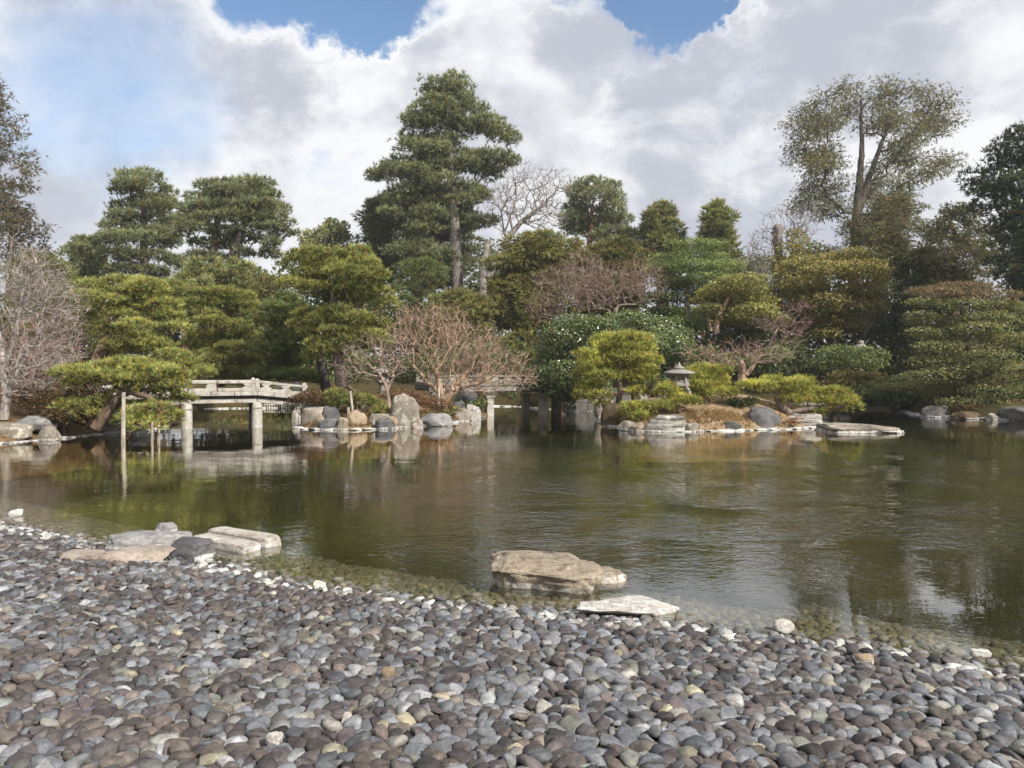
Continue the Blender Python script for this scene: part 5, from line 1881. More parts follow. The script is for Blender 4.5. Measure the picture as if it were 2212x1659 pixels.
tree("evergreen_tree", "bushy dark green tree filling the gap behind the layered tree", 47, [[(1560, 780, 0.24), (1560, 600, 0.1)]],
     profile_pads([(560, 1560, 1640), (600, 1520, 1680), (650, 1500, 1690), (720, 1490, 1690)], rg, fl=0.6, size=(0.28, 0.44), lim=(16, 40)), "shadeleaf", dens=0.6, tone=1.2)
tree("yellow_green_tree", "rounded yellow green tree with pale trunk right of centre", 38, [[(1548, 720, 0.16), (1546, 690, 0.14), (1575, 640, 0.06)], [(1536, 715, 0.1), (1530, 680, 0.07)]],
     [(1590, 612, 50, 16), (1560, 622, 40, 15), (1630, 628, 36, 16), (1600, 636, 60, 18), (1540, 645, 40, 15), (1648, 652, 34, 15), (1580, 660, 52, 16), (1525, 668, 26, 11), (1620, 672, 48, 16), (1660, 682, 24, 12), (1580, 686, 44, 12), (1690, 688, 22, 9)],
     "yellowleaf", bark=(0.36, 0.26, 0.19), extra=0.6)
tree("camellia_tree", "large dark glossy camellia bush beside the stained stone bridge", 31.6, [[(1215, 895, 0.12), (1220, 800, 0.1)]],
     [(1240, 700, 44, 20), (1290, 700, 50, 22), (1210, 725, 44, 24), (1260, 735, 60, 26), (1320, 730, 40, 22), (1190, 755, 36, 24), (1235, 770, 60, 28), (1290, 770, 50, 26), (1180, 790, 30, 24), (1225, 805, 56, 26), (1280, 810, 46, 26), (1195, 825, 34, 18), (1250, 838, 44, 20), (1225, 850, 36, 16), (1290, 845, 36, 22), (1165, 805, 24, 20), (1172, 830, 26, 14), (1205, 848, 30, 12)],
     "camellia", extra=0.4, cat="tree")
tree("camellia_tree", "glossy green evergreen behind the pruned island pine", 37, [[(1400, 860, 0.12), (1400, 760, 0.1)]],
     [(1350, 690, 44, 18), (1400, 692, 40, 16), (1440, 700, 34, 16), (1370, 715, 50, 20), (1425, 722, 44, 20), (1450, 750, 40, 24), (1400, 745, 50, 22), (1470, 720, 34, 18), (1440, 785, 40, 26), (1420, 820, 36, 22), (1480, 770, 30, 26)],
     "camellia", extra=0.4, tone=1.1)
tree("bronze_tree", "broad evergreen with golden bronze top on the right", 40, [[(1800, 840, 0.2), (1800, 740, 0.16), (1790, 620, 0.08)], [(1800, 838, 0.12), (1850, 780, 0.11), (1868, 720, 0.1), (1880, 650, 0.06)]],
     [(1790, 560, 56, 18), (1840, 552, 40, 16), (1735, 572, 46, 18), (1880, 572, 40, 18), (1700, 596, 30, 16), (1770, 592, 60, 22), (1835, 590, 54, 22), (1905, 600, 30, 20), (1730, 618, 50, 20), (1800, 628, 60, 22), (1870, 628, 50, 22), (1700, 650, 34, 18), (1760, 655, 50, 20), (1830, 665, 56, 22), (1890, 660, 34, 20), (1800, 695, 50, 18), (1850, 700, 44, 18), (1740, 690, 36, 16), (1780, 720, 30, 12)],
     "bronze", bark=(0.10, 0.085, 0.07), extra=0.5, style_top=None)
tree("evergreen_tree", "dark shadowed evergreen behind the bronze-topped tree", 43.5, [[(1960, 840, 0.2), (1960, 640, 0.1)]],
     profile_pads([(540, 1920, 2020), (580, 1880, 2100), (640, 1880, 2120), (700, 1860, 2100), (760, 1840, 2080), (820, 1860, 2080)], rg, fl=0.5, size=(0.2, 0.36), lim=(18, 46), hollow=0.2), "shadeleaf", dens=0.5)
tree("maple_tree", "broad layered shrub-like tree with reddish top on the right bank", 31,
     [[(2110, 880, 0.2), (2100, 800, 0.18), (2085, 700, 0.12), (2070, 640, 0.05)], [(2112, 870, 0.16), (2150, 760, 0.12), (2180, 680, 0.06)]],
     [(2080, 618, 54, 12), (2120, 622, 48, 12), (2030, 634, 46, 12), (2160, 640, 46, 14), (2090, 640, 60, 14), (2000, 652, 36, 11), (2060, 660, 60, 14), (2140, 664, 58, 16), (2200, 668, 40, 15), (1985, 682, 34, 11), (2040, 690, 56, 14), (2110, 690, 60, 16), (2180, 698, 50, 16), (1985, 718, 36, 11), (2050, 720, 60, 15), (2130, 725, 60, 16), (2200, 735, 44, 18), (2000, 750, 44, 13), (2070, 755, 60, 16), (2150, 760, 56, 16), (2010, 782, 54, 14), (2090, 790, 60, 16), (2170, 795, 52, 18), (1985, 812, 60, 15), (2060, 822, 60, 16), (2140, 826, 54, 16), (1990, 838, 50, 13), (2060, 850, 54, 13), (2220, 800, 40, 24), (2200, 845, 40, 15), (2100, 840, 60, 15, -1.3), (2150, 800, 60, 15, -1.4), (2090, 770, 56, 14, -1.3), (2160, 735, 56, 14, -1.2), (2080, 712, 50, 13, -1.2), (2130, 862, 60, 12, -1.2), (2040, 866, 50, 10, -1.0), (2190, 866, 44, 12, -1.0), (2040, 800, 50, 13, -1.0)],
     "maple", bark=(0.12, 0.105, 0.09), style_top="mapletop", v_top=650, extra=0.3, dens=0.68)
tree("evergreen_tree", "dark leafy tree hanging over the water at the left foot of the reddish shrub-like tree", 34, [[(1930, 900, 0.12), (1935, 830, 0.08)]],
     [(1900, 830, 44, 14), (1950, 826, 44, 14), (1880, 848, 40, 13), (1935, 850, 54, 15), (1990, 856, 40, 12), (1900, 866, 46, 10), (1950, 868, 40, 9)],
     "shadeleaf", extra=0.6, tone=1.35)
# brown leafless trees in the middle
bare_tree("bare_tree", "brown fuzzy leafless tree with short pale trunk in the middle distance", 37,
          [[(1322, 740, 0.14), (1320, 690, 0.13), (1335, 660, 0.08)]],
          [(1330, 610, 88, 46), (1390, 610, 50, 50), (1280, 640, 60, 34)], 760, (0.28, 0.21, 0.17), tip=0.007, twigs=4, twig_len=0.42, twig_w=0.016, twig_col=(0.25, 0.165, 0.125), step=0.4)
bare_tree("bare_tree", "leafless reddish brown tree spreading left of the short pale trunk", 38.5,
          [[(1262, 760, 0.12), (1255, 700, 0.1), (1245, 660, 0.07)], [(1262, 760, 0.08), (1275, 690, 0.06), (1265, 620, 0.04)]],
          [(1210, 620, 66, 48), (1260, 580, 50, 40), (1180, 670, 46, 30)], 620, (0.27, 0.21, 0.17), tip=0.007, twigs=4, twig_len=0.42, twig_w=0.016, twig_col=(0.26, 0.17, 0.135), step=0.4)
bare_tree("bare_tree", "tangle of brown leafless branches behind the lantern on the right island", 30.5,
          [[(1600, 838, 0.14), (1612, 805, 0.13), (1600, 780, 0.1)], [(1612, 810, 0.1), (1640, 770, 0.07)]],
          [(1590, 765, 80, 36), (1530, 775, 60, 30), (1660, 760, 66, 30), (1710, 730, 36, 20), (1490, 760, 36, 20)], 520, (0.33, 0.23, 0.17), tip=0.0065, twigs=2, twig_len=0.32, twig_w=0.014, twig_col=(0.25, 0.165, 0.13), wig=0.22, step=0.3)
bare_tree("bare_tree", "leafless purple brown twigs reaching right under the bronze-topped tree", 35,
          [[(1660, 790, 0.08), (1662, 735, 0.07), (1680, 710, 0.05)]],
          [(1710, 700, 48, 22), (1725, 665, 36, 16), (1660, 700, 36, 20)], 220, (0.22, 0.16, 0.13), tip=0.007, twigs=3, twig_len=0.35, twig_w=0.014, twig_col=(0.22, 0.13, 0.115), step=0.35)
bare_tree("bare_tree", "thin grey leafless tree right of the layered green tree", 44,
          [[(1622, 700, 0.12), (1625, 620, 0.1), (1630, 570, 0.06)]], [(1625, 570, 36, 50), (1650, 620, 30, 50)], 260, (0.26, 0.225, 0.2), tip=0.01, twigs=3, twig_len=0.45, twig_w=0.02, step=0.5)
# clipped shrubs of the right bank
shrub("shrub", "clipped green bush with flat top in front of the shadowed trees on the right", [(1790, 764, 34, 16), (1830, 762, 40, 18), (1875, 764, 40, 18), (1905, 768, 22, 15), (1850, 780, 60, 18), (1800, 782, 40, 16), (1890, 788, 34, 14)], 35.5, "evergreen", tone=0.9, dens=0.8)
shrub("shrub", "low olive bush under the clipped flat-topped bush on the right", [(1830, 812, 40, 12), (1875, 815, 44, 13), (1810, 828, 36, 12), (1860, 834, 50, 12), (1905, 832, 30, 12)], 34.5, "bronze", dens=0.9, tone=0.9)
shrub("shrub", "dark low bush by the water between right island and right bank", [(1840, 850, 36, 14), (1805, 845, 26, 12), (1870, 858, 30, 12)], 33.5, "shadeleaf", tone=1.2)
shrub("shrub", "dark green leafy bush behind the leafless tangle on the right island", [(1560, 790, 40, 22), (1620, 785, 40, 22), (1680, 770, 36, 24), (1520, 770, 36, 24)], 33.5, "shadeleaf", tone=1.6)
shrub("shrub", "broad dark bush under the bronze-topped tree", [(1700, 760, 40, 26), (1740, 790, 34, 20), (1680, 800, 36, 16)], 37.5, "shadeleaf")
shrub("shrub", "small bush at the right frame edge above the boulder", [(2180, 855, 26, 12), (2220, 850, 30, 14), (2150, 868, 22, 9)], 29.5, "evergreen", tone=0.8)
shrub("shrub", "little brown and green plant on the right bank mossy rock", [(2080, 882, 22, 8), (2100, 880, 16, 7)], 29.5, "russet")

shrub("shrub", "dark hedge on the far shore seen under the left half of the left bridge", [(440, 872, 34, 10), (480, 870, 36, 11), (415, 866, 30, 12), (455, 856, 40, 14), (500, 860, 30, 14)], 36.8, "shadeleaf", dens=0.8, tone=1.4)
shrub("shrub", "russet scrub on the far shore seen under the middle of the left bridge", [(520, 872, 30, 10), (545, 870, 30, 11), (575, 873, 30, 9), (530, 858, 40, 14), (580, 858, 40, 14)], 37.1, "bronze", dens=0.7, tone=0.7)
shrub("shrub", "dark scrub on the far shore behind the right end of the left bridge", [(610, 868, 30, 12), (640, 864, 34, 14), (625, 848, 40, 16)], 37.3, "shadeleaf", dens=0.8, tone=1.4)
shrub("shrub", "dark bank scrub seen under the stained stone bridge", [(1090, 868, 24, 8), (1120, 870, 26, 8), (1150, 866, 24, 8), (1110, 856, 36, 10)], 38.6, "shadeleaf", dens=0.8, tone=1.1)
shrub("shrub", "olive scrub mass left of the camellia behind the bare tree", [(1130, 740, 40, 24), (1090, 760, 40, 24), (1150, 780, 36, 24)], 38.5, "yew", dens=0.9)
shrub("shrub", "dark foliage behind the trunk of the big olive pine", [(740, 770, 44, 30), (690, 790, 44, 30), (790, 780, 44, 28), (760, 810, 50, 20)], 34.5, "shadeleaf", dens=0.7, tone=1.5)

# ------------------------------------------------------------------ left side
tree("pine_tree", "wide golden pruned pine in tiers above the left bridge", 27,
     [uvT(C1, [(690, 1040), (680, 960), (720, 860), (790, 780), (830, 640), (860, 470)]) and [(p[0], p[1], r) for p, r in zip(uvT(C1, [(690, 1060), (680, 960), (730, 860), (800, 770), (840, 640), (870, 450)]), (0.2, 0.18, 0.15, 0.13, 0.09, 0.04))]],
     C1([(700, 430, 100, 50), (860, 390, 110, 40), (980, 400, 110, 45), (1100, 420, 120, 45), (830, 470, 140, 50), (1010, 460, 120, 50), (1120, 470, 110, 50), (720, 520, 120, 45), (1040, 520, 150, 50), (1180, 560, 120, 55), (760, 610, 180, 55), (630, 640, 80, 40), (900, 640, 120, 45), (1060, 640, 160, 60), (1220, 640, 90, 40), (690, 720, 140, 50), (850, 740, 110, 50), (1060, 720, 120, 50), (1240, 720, 130, 40), (760, 870, 130, 50), (900, 850, 120, 50), (1100, 860, 140, 60), (1000, 800, 130, 50), (1250, 930, 120, 50), (1350, 990, 110, 50), (1150, 960, 120, 40), (1450, 1050, 100, 45), (870, 540, 120, 40), (960, 580, 110, 40)]),
     "gold", each_pad=True, extra=0.35)
tree("pine_tree", "green pruned pine in neat tiers right of the wide golden pine", 32,
     [[(p[0], p[1], r) for p, r in zip(uvT(C1, [(1600, 1150), (1590, 1000), (1630, 850), (1650, 650), (1640, 520)]), (0.2, 0.17, 0.14, 0.09, 0.04))]],
     C1([(1500, 490, 110, 40), (1620, 480, 130, 40), (1740, 500, 110, 40), (1450, 560, 110, 40), (1600, 560, 120, 40), (1800, 570, 100, 40), (1500, 630, 140, 45), (1680, 620, 110, 40), (1840, 640, 80, 40), (1450, 690, 110, 40), (1600, 690, 110, 40), (1760, 720, 120, 45), (1500, 790, 140, 50), (1680, 780, 140, 50), (1820, 800, 90, 50), (1420, 850, 110, 50), (1580, 860, 130, 50), (1750, 880, 120, 50), (1500, 930, 120, 45), (1660, 960, 140, 50), (1800, 960, 100, 45), (1600, 1040, 160, 40), (1780, 1050, 150, 40), (1900, 1060, 140, 40), (1500, 1080, 120, 35), (1690, 1110, 130, 30), (1850, 1130, 120, 30)]),
     "olive", each_pad=True, extra=0.35)
tree("pine_tree", "dull olive pine showing between the golden pine and the two-trunked pine", 36,
     [[(400, 760, 0.16), (398, 680, 0.12), (395, 640, 0.06)]],
     C1([(1180, 430, 110, 40), (1280, 440, 120, 40), (1390, 470, 110, 40), (1250, 500, 120, 40), (1350, 530, 120, 40), (1300, 600, 110, 40)]), "olive", extra=0.5, tone=0.85)
tree("pine_tree", "golden pine leaning over the pond at left on wooden props", 21.3,
     [[(205, 925, 0.16), (218, 900, 0.15), (245, 868, 0.14, 0.2), (275, 845, 0.12), (282, 825, 0.07)], [(275, 846, 0.09), (300, 848, 0.08, -0.4), (345, 868, 0.06, -0.5), (352, 880, 0.04, -0.6)]],
     C1([(640, 1060, 170, 60), (880, 1000, 150, 50), (1050, 1040, 160, 60), (1250, 1080, 140, 70), (800, 1090, 150, 60), (980, 1110, 130, 50), (1320, 1160, 80, 55), (620, 1120, 120, 40), (890, 1170, 90, 50), (1100, 1150, 80, 40), (1180, 1030, 90, 35), (720, 1020, 110, 40), (1000, 980, 110, 30), (1150, 1100, 120, 40),
         (560, 1300, 110, 55, -0.3), (720, 1270, 110, 45, 0.2), (640, 1350, 100, 45, -0.1), (500, 1290, 60, 40, 0.1), (790, 1310, 60, 35, 0.3), (1080, 1340, 110, 50, -0.5), (1220, 1310, 110, 45, -0.6), (1150, 1420, 140, 60, -0.7), (1300, 1370, 80, 50, -0.3), (1000, 1390, 80, 40, -0.6), (1010, 1210, 80, 35, 0.4), (1180, 1200, 90, 35, 0.3), (1290, 1240, 70, 35, 0.2), (960, 1290, 60, 30, 0.3), (1100, 1270, 70, 30, 0.3)]),
     "gold", each_pad=True, extra=0.3)
bare_tree("bare_tree", "leafless silver grey tree fanning in from the left frame edge", 21.5,
          [[(8, 905, 0.14), (14, 850, 0.12), (10, 790, 0.09), (-10, 700, 0.06)], [(14, 850, 0.07), (50, 780, 0.05), (95, 700, 0.035)], [(10, 800, 0.07), (40, 700, 0.05), (60, 600, 0.03)]],
          [(60, 700, 115, 150), (40, 600, 80, 90), (120, 650, 70, 70), (20, 800, 110, 60), (110, 780, 60, 60)], 1300, (0.32, 0.285, 0.255), tip=0.0048, twigs=4, twig_len=0.4, twig_w=0.010, twig_col=(0.34, 0.285, 0.26), step=0.3, wig=0.13)
bare_tree("bare_tree", "reddish leafless thicket behind the silver grey tree at left", 27,
          [[(60, 860, 0.1), (70, 800, 0.09), (80, 760, 0.06)], [(60, 860, 0.08), (100, 820, 0.07), (135, 780, 0.05)]],
          [(90, 740, 80, 60), (150, 700, 44, 50), (130, 780, 70, 50), (20, 780, 80, 50)], 560, (0.25, 0.16, 0.14), tip=0.007, twigs=4, twig_len=0.36, twig_w=0.014, twig_col=(0.25, 0.115, 0.10), step=0.35)
tree("evergreen_tree", "dark evergreen behind the silver grey tree at left", 40, [[(90, 800, 0.2), (95, 640, 0.1)]],
     profile_pads([(545, 30, 120), (570, 0, 190), (610, -20, 220), (660, -20, 230), (720, -20, 220)], rg, fl=0.5, size=(0.22, 0.36), lim=(16, 40), hollow=0.2), "olive", dens=0.35, tone=0.75, tip=0.012)
tree("evergreen_tree", "olive broadleaf tree between the two-trunked pine and the centre-left pine", 43, [[(585, 760, 0.2), (588, 650, 0.1)]],
     profile_pads([(592, 560, 625), (610, 535, 640), (640, 530, 640), (680, 535, 640), (730, 540, 640)], rg, fl=0.6, size=(0.28, 0.4), lim=(14, 30)), "yellowleaf", dens=0.55, tone=0.62)
tree("evergreen_tree", "green scrub tree under the two-trunked pine", 46, [[(450, 740, 0.2), (450, 640, 0.1)]],
     profile_pads([(570, 380, 560), (600, 350, 580), (640, 330, 600), (680, 330, 600)], rg, fl=0.5, size=(0.16, 0.26), lim=(16, 40), hollow=0.1), "hinoki", dens=0.9, tone=1.2, tip=0.012)
shrub("azalea_bush", "broad clipped russet azalea on the left bank behind the grey boulder", [(110, 850, 70, 26), (60, 856, 50, 24), (170, 862, 50, 26), (125, 876, 70, 24), (200, 850, 44, 22)], 22.5, "azalea", cat="bush", dens=0.8)
shrub("azalea_bush", "low rounded green and brown azalea at the water's edge left of the pine", [(130, 905, 46, 18), (170, 910, 40, 17), (150, 893, 50, 18), (105, 912, 30, 12)], 21.3, "azalea", cat="bush", tone=1.15)
shrub("azalea_bush", "dark clipped bush under the leaning golden pine", [(225, 905, 34, 20), (255, 900, 26, 20), (205, 890, 30, 18)], 23.2, "azalea", cat="bush", tone=0.8)

# ------------------------------------------------------------------ middle island
tree("pine_tree", "big olive pruned pine with dark trunk on the left of the middle island", 26.6,
     [[(p[0], p[1], r) for p, r in zip(uvT(C2, [(640, 1300), (622, 1050), (612, 900), (600, 740), (585, 600), (570, 420), (560, 260)]), (0.24, 0.21, 0.18, 0.16, 0.13, 0.09, 0.04))]],
     C2([(430, 200, 150, 50), (560, 190, 140, 50), (700, 210, 140, 55), (760, 170, 80, 35), (330, 250, 120, 50), (480, 270, 140, 50), (640, 290, 140, 50), (820, 280, 110, 60), (380, 340, 130, 50), (560, 350, 130, 50), (740, 370, 150, 60), (900, 360, 110, 55), (300, 420, 110, 45), (420, 440, 110, 45), (600, 430, 110, 50), (720, 460, 150, 55), (900, 470, 110, 60), (540, 490, 130, 40), (820, 540, 150, 55), (960, 540, 70, 40), (760, 670, 150, 50), (880, 700, 110, 60), (660, 690, 110, 45), (840, 780, 120, 50), (900, 850, 110, 50), (420, 620, 160, 50), (560, 650, 110, 45), (340, 700, 100, 45), (460, 760, 120, 45), (480, 850, 90, 50), (440, 920, 110, 50), (620, 760, 100, 40, -0.7), (560, 880, 90, 40, -0.6), (700, 830, 100, 40, -0.6), (650, 610, 90, 35, -0.7), (500, 680, 90, 40, -0.5), (740, 760, 100, 40, -0.4)]),
     "olive", each_pad=True, extra=0.4, bark=(0.13, 0.10, 0.085), tone=1.05)
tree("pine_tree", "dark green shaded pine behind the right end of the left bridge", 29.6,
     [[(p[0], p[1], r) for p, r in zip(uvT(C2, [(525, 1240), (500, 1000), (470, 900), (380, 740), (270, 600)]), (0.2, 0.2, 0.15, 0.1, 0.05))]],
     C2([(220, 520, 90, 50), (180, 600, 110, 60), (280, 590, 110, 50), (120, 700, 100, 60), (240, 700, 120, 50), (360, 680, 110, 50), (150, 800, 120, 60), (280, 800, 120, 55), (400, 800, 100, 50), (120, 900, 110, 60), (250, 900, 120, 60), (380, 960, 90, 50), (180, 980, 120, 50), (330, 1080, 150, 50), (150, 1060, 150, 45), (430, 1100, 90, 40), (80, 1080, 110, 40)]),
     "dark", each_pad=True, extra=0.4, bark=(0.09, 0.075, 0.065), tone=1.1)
tree("pine_tree", "small spreading pine at the front of the middle island on a slanting prop", 25.2,
     [[(p[0], p[1], r) for p, r in zip(uvT(C2, [(760, 1330), (740, 1250), (700, 1170), (690, 1150)]), (0.08, 0.08, 0.07, 0.06))]],
     C2([(600, 1210, 80, 40), (680, 1230, 100, 40), (780, 1260, 110, 45), (560, 1290, 60, 40), (860, 1300, 90, 40), (640, 1290, 70, 40), (720, 1330, 80, 35), (920, 1340, 80, 40)]),
     "olive", each_pad=True, dens=0.7)
bare_tree("bare_tree", "wide leafless tree with smooth pinkish bark on the middle island", 28.2,
          [[(958, 885, 0.15), (958, 862, 0.16), (985, 835, 0.12), (1015, 800, 0.08)], [(958, 868, 0.13), (945, 845, 0.12), (948, 815, 0.09), (935, 790, 0.08)], [(958, 862, 0.11), (1005, 835, 0.08), (1060, 815, 0.06)], [(956, 858, 0.09), (920, 820, 0.06), (885, 780, 0.05)]],
          [(925, 725, 72, 66), (1000, 745, 84, 58), (1070, 790, 84, 42), (1125, 822, 48, 24), (880, 705, 44, 46), (965, 695, 56, 40), (985, 800, 90, 40), (1040, 838, 60, 18)], 1700, (0.43, 0.305, 0.215), tip=0.006, twigs=3, twig_len=0.36, twig_w=0.013, twig_col=(0.35, 0.245, 0.18), wig=0.2, step=0.3, alpha=0.3, power=0.42)
bare_tree("bare_tree", "thin grey leafless tree in front of the small stone lantern", 25.8,
          [[(840, 880, 0.07), (832, 820, 0.06), (815, 800, 0.05)], [(836, 845, 0.05), (850, 815, 0.04)]],
          [(800, 770, 74, 54), (850, 760, 46, 60), (760, 790, 40, 40)], 420, (0.33, 0.25, 0.20), tip=0.0065, twigs=3, twig_len=0.3, twig_w=0.012, twig_col=(0.29, 0.20, 0.165), step=0.3, wig=0.18)
shrub("shrub", "russet ground shrub around the tall round rock", [(800, 868, 44, 10), (850, 862, 40, 10), (900, 868, 44, 12), (940, 872, 36, 12), (920, 885, 34, 12), (780, 856, 40, 10), (870, 850, 44, 9)], 27.4, "russet")
shrub("shrub", "dark brown low shrub by the bridge end left of the big olive pine", [(662, 858, 26, 12), (690, 864, 26, 13), (640, 862, 18, 9), (676, 848, 24, 9), (705, 858, 20, 9)], 25.6, "russet", tone=0.8)
shrub("shrub", "green shrub tuft at the right tip of the middle island under the stained bridge", [(1020, 876, 20, 10), (1038, 872, 18, 10), (1008, 868, 18, 9)], 29.6, "evergreen", dens=1.2)
shrub("shrub", "yellow green fern tuft beside the wide grey dome rock", [(972, 892, 14, 8), (985, 884, 12, 7)], 27.2, "yellowleaf", tone=0.8)
shrub("shrub", "yellowish weed tuft at the foot of the tall round rock", [(908, 908, 14, 7), (922, 900, 12, 7)], 26.1, "yellowleaf", tone=0.85)
shrub("shrub", "dark leafy undergrowth behind the pink-barked bare tree", [(930, 790, 60, 36), (1010, 770, 60, 36), (1080, 770, 60, 34), (870, 800, 50, 30), (1120, 810, 46, 26)], 33.5, "shadeleaf", dens=0.7, tone=1.2)

# ------------------------------------------------------------------ right island
tree("pine_tree", "rounded lime green pruned pine at the left end of the right island", 25.8,
     [[(p[0], p[1], r) for p, r in zip(uvT(C3, [(790, 1320), (812, 1260), (830, 1190), (800, 1120), (815, 1000), (820, 880)]), (0.13, 0.1, 0.09, 0.09, 0.07, 0.03))]],
     C3([(730, 810, 100, 45), (850, 800, 110, 40), (960, 820, 100, 50), (700, 860, 80, 40), (820, 870, 130, 45), (980, 880, 90, 50), (560, 920, 90, 35), (680, 930, 130, 45), (830, 940, 130, 45), (960, 950, 80, 45), (1060, 950, 50, 30), (620, 990, 110, 45), (760, 1010, 120, 45), (920, 1010, 110, 50), (1010, 1040, 70, 50), (560, 1070, 80, 50), (680, 1080, 110, 50), (860, 1080, 120, 50), (990, 1110, 80, 45), (600, 1150, 90, 45), (560, 1220, 90, 50), (650, 1220, 80, 40), (920, 1190, 80, 40), (690, 1290, 60, 30)]),
     "lime", each_pad=True, extra=0.25)
tree("pine_tree", "low lime green pine spilling to the water in front of the lantern", 24.3,
     [[(p[0], p[1], r) for p, r in zip(uvT(C3, [(1250, 1340), (1220, 1290), (1180, 1240)]), (0.07, 0.06, 0.04))], [(p[0], p[1], r) for p, r in zip(uvT(C3, [(1230, 1310), (1100, 1320), (950, 1340)]), (0.06, 0.05, 0.03))]],
     C3([(900, 1310, 80, 40), (860, 1360, 60, 40), (1000, 1310, 100, 40), (1120, 1300, 90, 40), (960, 1370, 70, 35), (1130, 1180, 70, 40), (1180, 1220, 110, 45), (1260, 1260, 120, 45), (1330, 1260, 70, 35), (1150, 1150, 60, 25)]),
     "lime", each_pad=True, extra=0.3)
tree("pine_tree", "domed lime green pine just right of the wide-roofed lantern", 25.4,
     [[(p[0], p[1], r) for p, r in zip(uvT(C3, [(1480, 1290), (1460, 1230), (1450, 1150)]), (0.09, 0.08, 0.04))]],
     C3([(1430, 1030, 90, 35), (1540, 1040, 70, 40), (1360, 1080, 90, 40), (1480, 1090, 120, 45), (1310, 1130, 60, 40), (1420, 1150, 130, 45), (1560, 1130, 60, 40), (1380, 1200, 90, 40), (1520, 1200, 120, 40), (1620, 1190, 60, 35)]),
     "lime", each_pad=True, extra=0.3)
tree("pine_tree", "low lime green pine stretching right over the water from the right island", 25.2,
     [[(p[0], p[1], r) for p, r in zip(uvT(C4, [(200, 1340), (130, 1310), (90, 1260), (60, 1215), (110, 1180)]), (0.13, 0.12, 0.1, 0.07, 0.03))], [(p[0], p[1], r) for p, r in zip(uvT(C4, [(180, 1335), (300, 1315), (420, 1300), (560, 1300)]), (0.09, 0.08, 0.06, 0.03))]],
     C4([(100, 1120, 110, 40), (-10, 1150, 90, 35), (-120, 1140, 80, 30), (230, 1130, 80, 35), (330, 1130, 100, 45), (160, 1190, 90, 40), (280, 1200, 110, 40), (430, 1200, 90, 40), (550, 1200, 90, 45), (350, 1260, 90, 40), (200, 1250, 80, 40), (470, 1260, 80, 40), (600, 1260, 90, 40), (670, 1300, 60, 30), (580, 1310, 70, 30), (420, 1330, 60, 25)]),
     "lime", each_pad=True, bark=(0.16, 0.12, 0.10), tone=1.05)
shrub("shrub", "small dark round bush behind the pale round stone", [(1598, 873, 24, 11), (1580, 868, 16, 9), (1618, 866, 18, 9)], 25.6, "shadeleaf", tone=1.6, dens=1.4)
shrub("shrub", "dark little bush left of the broad dark grey rock", [(1592, 904, 18, 11), (1604, 910, 12, 8)], 24.6, "azalea", dens=1.2)
shrub("shrub", "russet twiggy tuft behind the pale round stone", [(1560, 895, 20, 9), (1575, 905, 16, 7)], 24.8, "russet", dens=0.6)
shrub("shrub", "orange brown dry grass tuft before the pale blocky rock", [(1705, 915, 20, 7), (1722, 908, 16, 7)], 24.2, "russet", tone=1.5, dens=0.8)

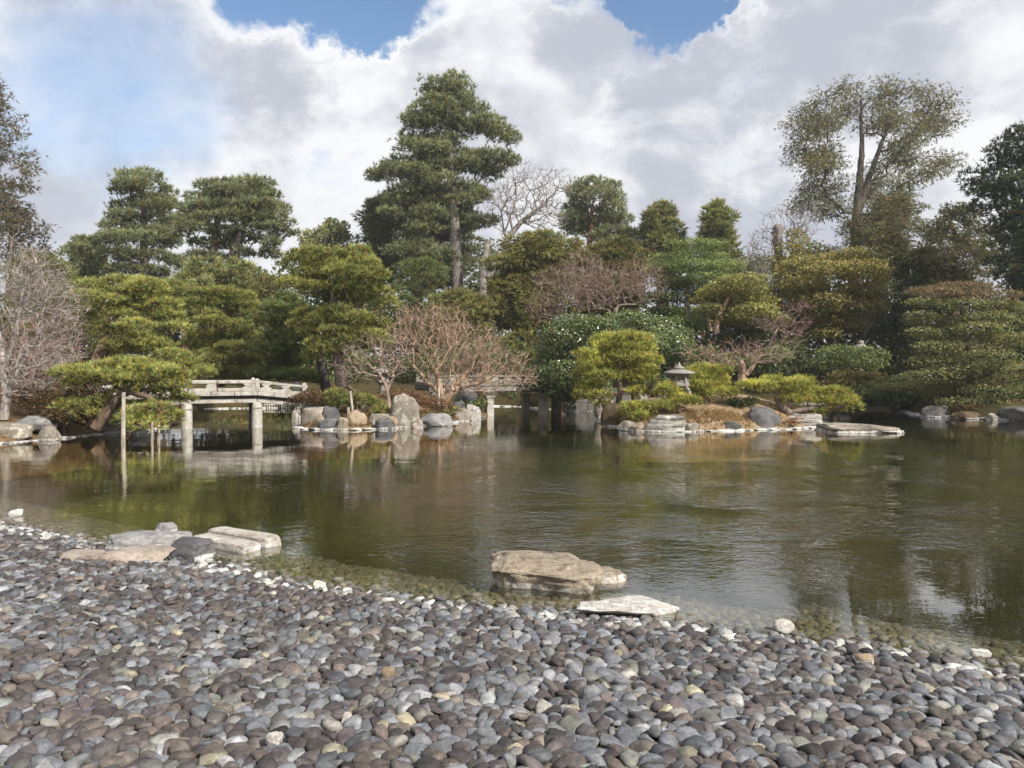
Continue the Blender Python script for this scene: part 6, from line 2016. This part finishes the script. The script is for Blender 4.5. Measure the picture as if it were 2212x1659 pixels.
# ------------------------------------------------------------------ dry grass along the island edges
def grass():
    rng = np.random.default_rng(31)
    b = Buf()
    for P, n, cols in ((MID_P, 2600, ((0.20, 0.13, 0.06), (0.12, 0.10, 0.035))), (RGT_P, 3600, ((0.36, 0.235, 0.115), (0.25, 0.17, 0.075))), (LFT_P, 2600, ((0.20, 0.13, 0.07), (0.12, 0.09, 0.03)))):
        c = P.mean(0)
        m = P[(P[:, 1] < c[1] + 1.5) & (P[:, 0] > -16)]
        i = rng.integers(0, len(m), n)
        f = 1 - rng.uniform(0.02, 0.30, n) ** 1.0
        Q = c + (m[i] - c) * f[:, None] + rng.normal(0, 0.12, (n, 2))
        clump = np.array([mnoise.noise((x * 1.3, y * 1.3, 4.0)) for x, y in Q])
        keep = clump + rng.normal(0, 0.2, n) > -0.05
        Q, f = Q[keep], f[keep]
        o = mid_island if P is MID_P else (right_island if P is RGT_P else left_bank)
        me = o.data
        z = np.zeros(len(Q))
        for k, (x, y) in enumerate(Q):
            ok, loc, nr, fi = o.ray_cast(Vector((x, y, 5)), Vector((0, 0, -1)))
            z[k] = loc.z if ok else -1
        s = z > 0.05
        Q, z = Q[s], z[s]
        C = np.column_stack([Q, z - 0.02])
        t = rng.uniform(0, 1, (len(C), 1))
        col = np.array(cols[0]) * t + np.array(cols[1]) * (1 - t)
        blades(b, C, np.tile([0, 0, 1.0], (len(C), 1)), np.full(len(C), 0.16), np.full(len(C), 0.02), 5, 0.5, col * 0.8, col * 1.15, rng)
    kind(link("dry_grass", b.mesh("dry_grass", LEAF)), "stuff")


grass()
# tall evergreens beyond the right edge of the view: they keep the right bank in shade
tree("evergreen_tree", "tall evergreen just outside the right edge of the view", 31, [[(2560, 880, 0.4), (2560, 500, 0.2)]],
     profile_pads([(330, 2500, 2640), (420, 2440, 2720), (560, 2420, 2760), (700, 2430, 2760), (840, 2450, 2740)], rg, fl=0.5, size=(0.25, 0.4), lim=(40, 110), hollow=0.3), "shadeleaf", dens=0.12, tip=0.02)
tree("evergreen_tree", "second tall evergreen farther outside the right edge of the view", 24, [[(2900, 950, 0.4), (2900, 640, 0.2)]],
     profile_pads([(560, 2800, 3020), (640, 2740, 3100), (720, 2720, 3140), (820, 2740, 3120)], rg, fl=0.5, size=(0.25, 0.4), lim=(60, 140), hollow=0.3), "shadeleaf", dens=0.15, tip=0.02)
tot = sum(sum(len(p.vertices) - 2 for p in m.polygons) for m in bpy.data.meshes if m.users) if False else 0
print("plants t", round(time.time() - T0, 1), "faces", sum(len(m.polygons) for m in bpy.data.meshes))

# ------------------------------------------------------------------ thin air haze
def haze():
    b = Buf()
    x0, x1, y0, y1, z0, z1 = -150, 150, -12, 110, -2.2, 32
    V = [(x, y, z) for z in (z0, z1) for (x, y) in ((x0, y0), (x1, y0), (x1, y1), (x0, y1))]
    b.add(V, Q=[(0, 3, 2, 1), (4, 5, 6, 7), (0, 1, 5, 4), (1, 2, 6, 5), (2, 3, 7, 6), (3, 0, 4, 7)])
    m = bpy.data.materials.new("haze_air")
    m.use_nodes = True
    g = NT(m.node_tree)
    out = g.n("ShaderNodeOutputMaterial")
    v = g.n("ShaderNodeVolumePrincipled")
    v.inputs["Color"].default_value = (0.92, 0.95, 1.0, 1)
    v.inputs["Density"].default_value = HAZE
    v.inputs["Anisotropy"].default_value = 0.2
    g.l(v.outputs[0], out.inputs["Volume"])
    kind(link("haze", b.mesh("haze", m)), "stuff")


HAZE = 0.0006
if HAZE > 0:
    haze()
    scene.cycles.volume_bounces = 0
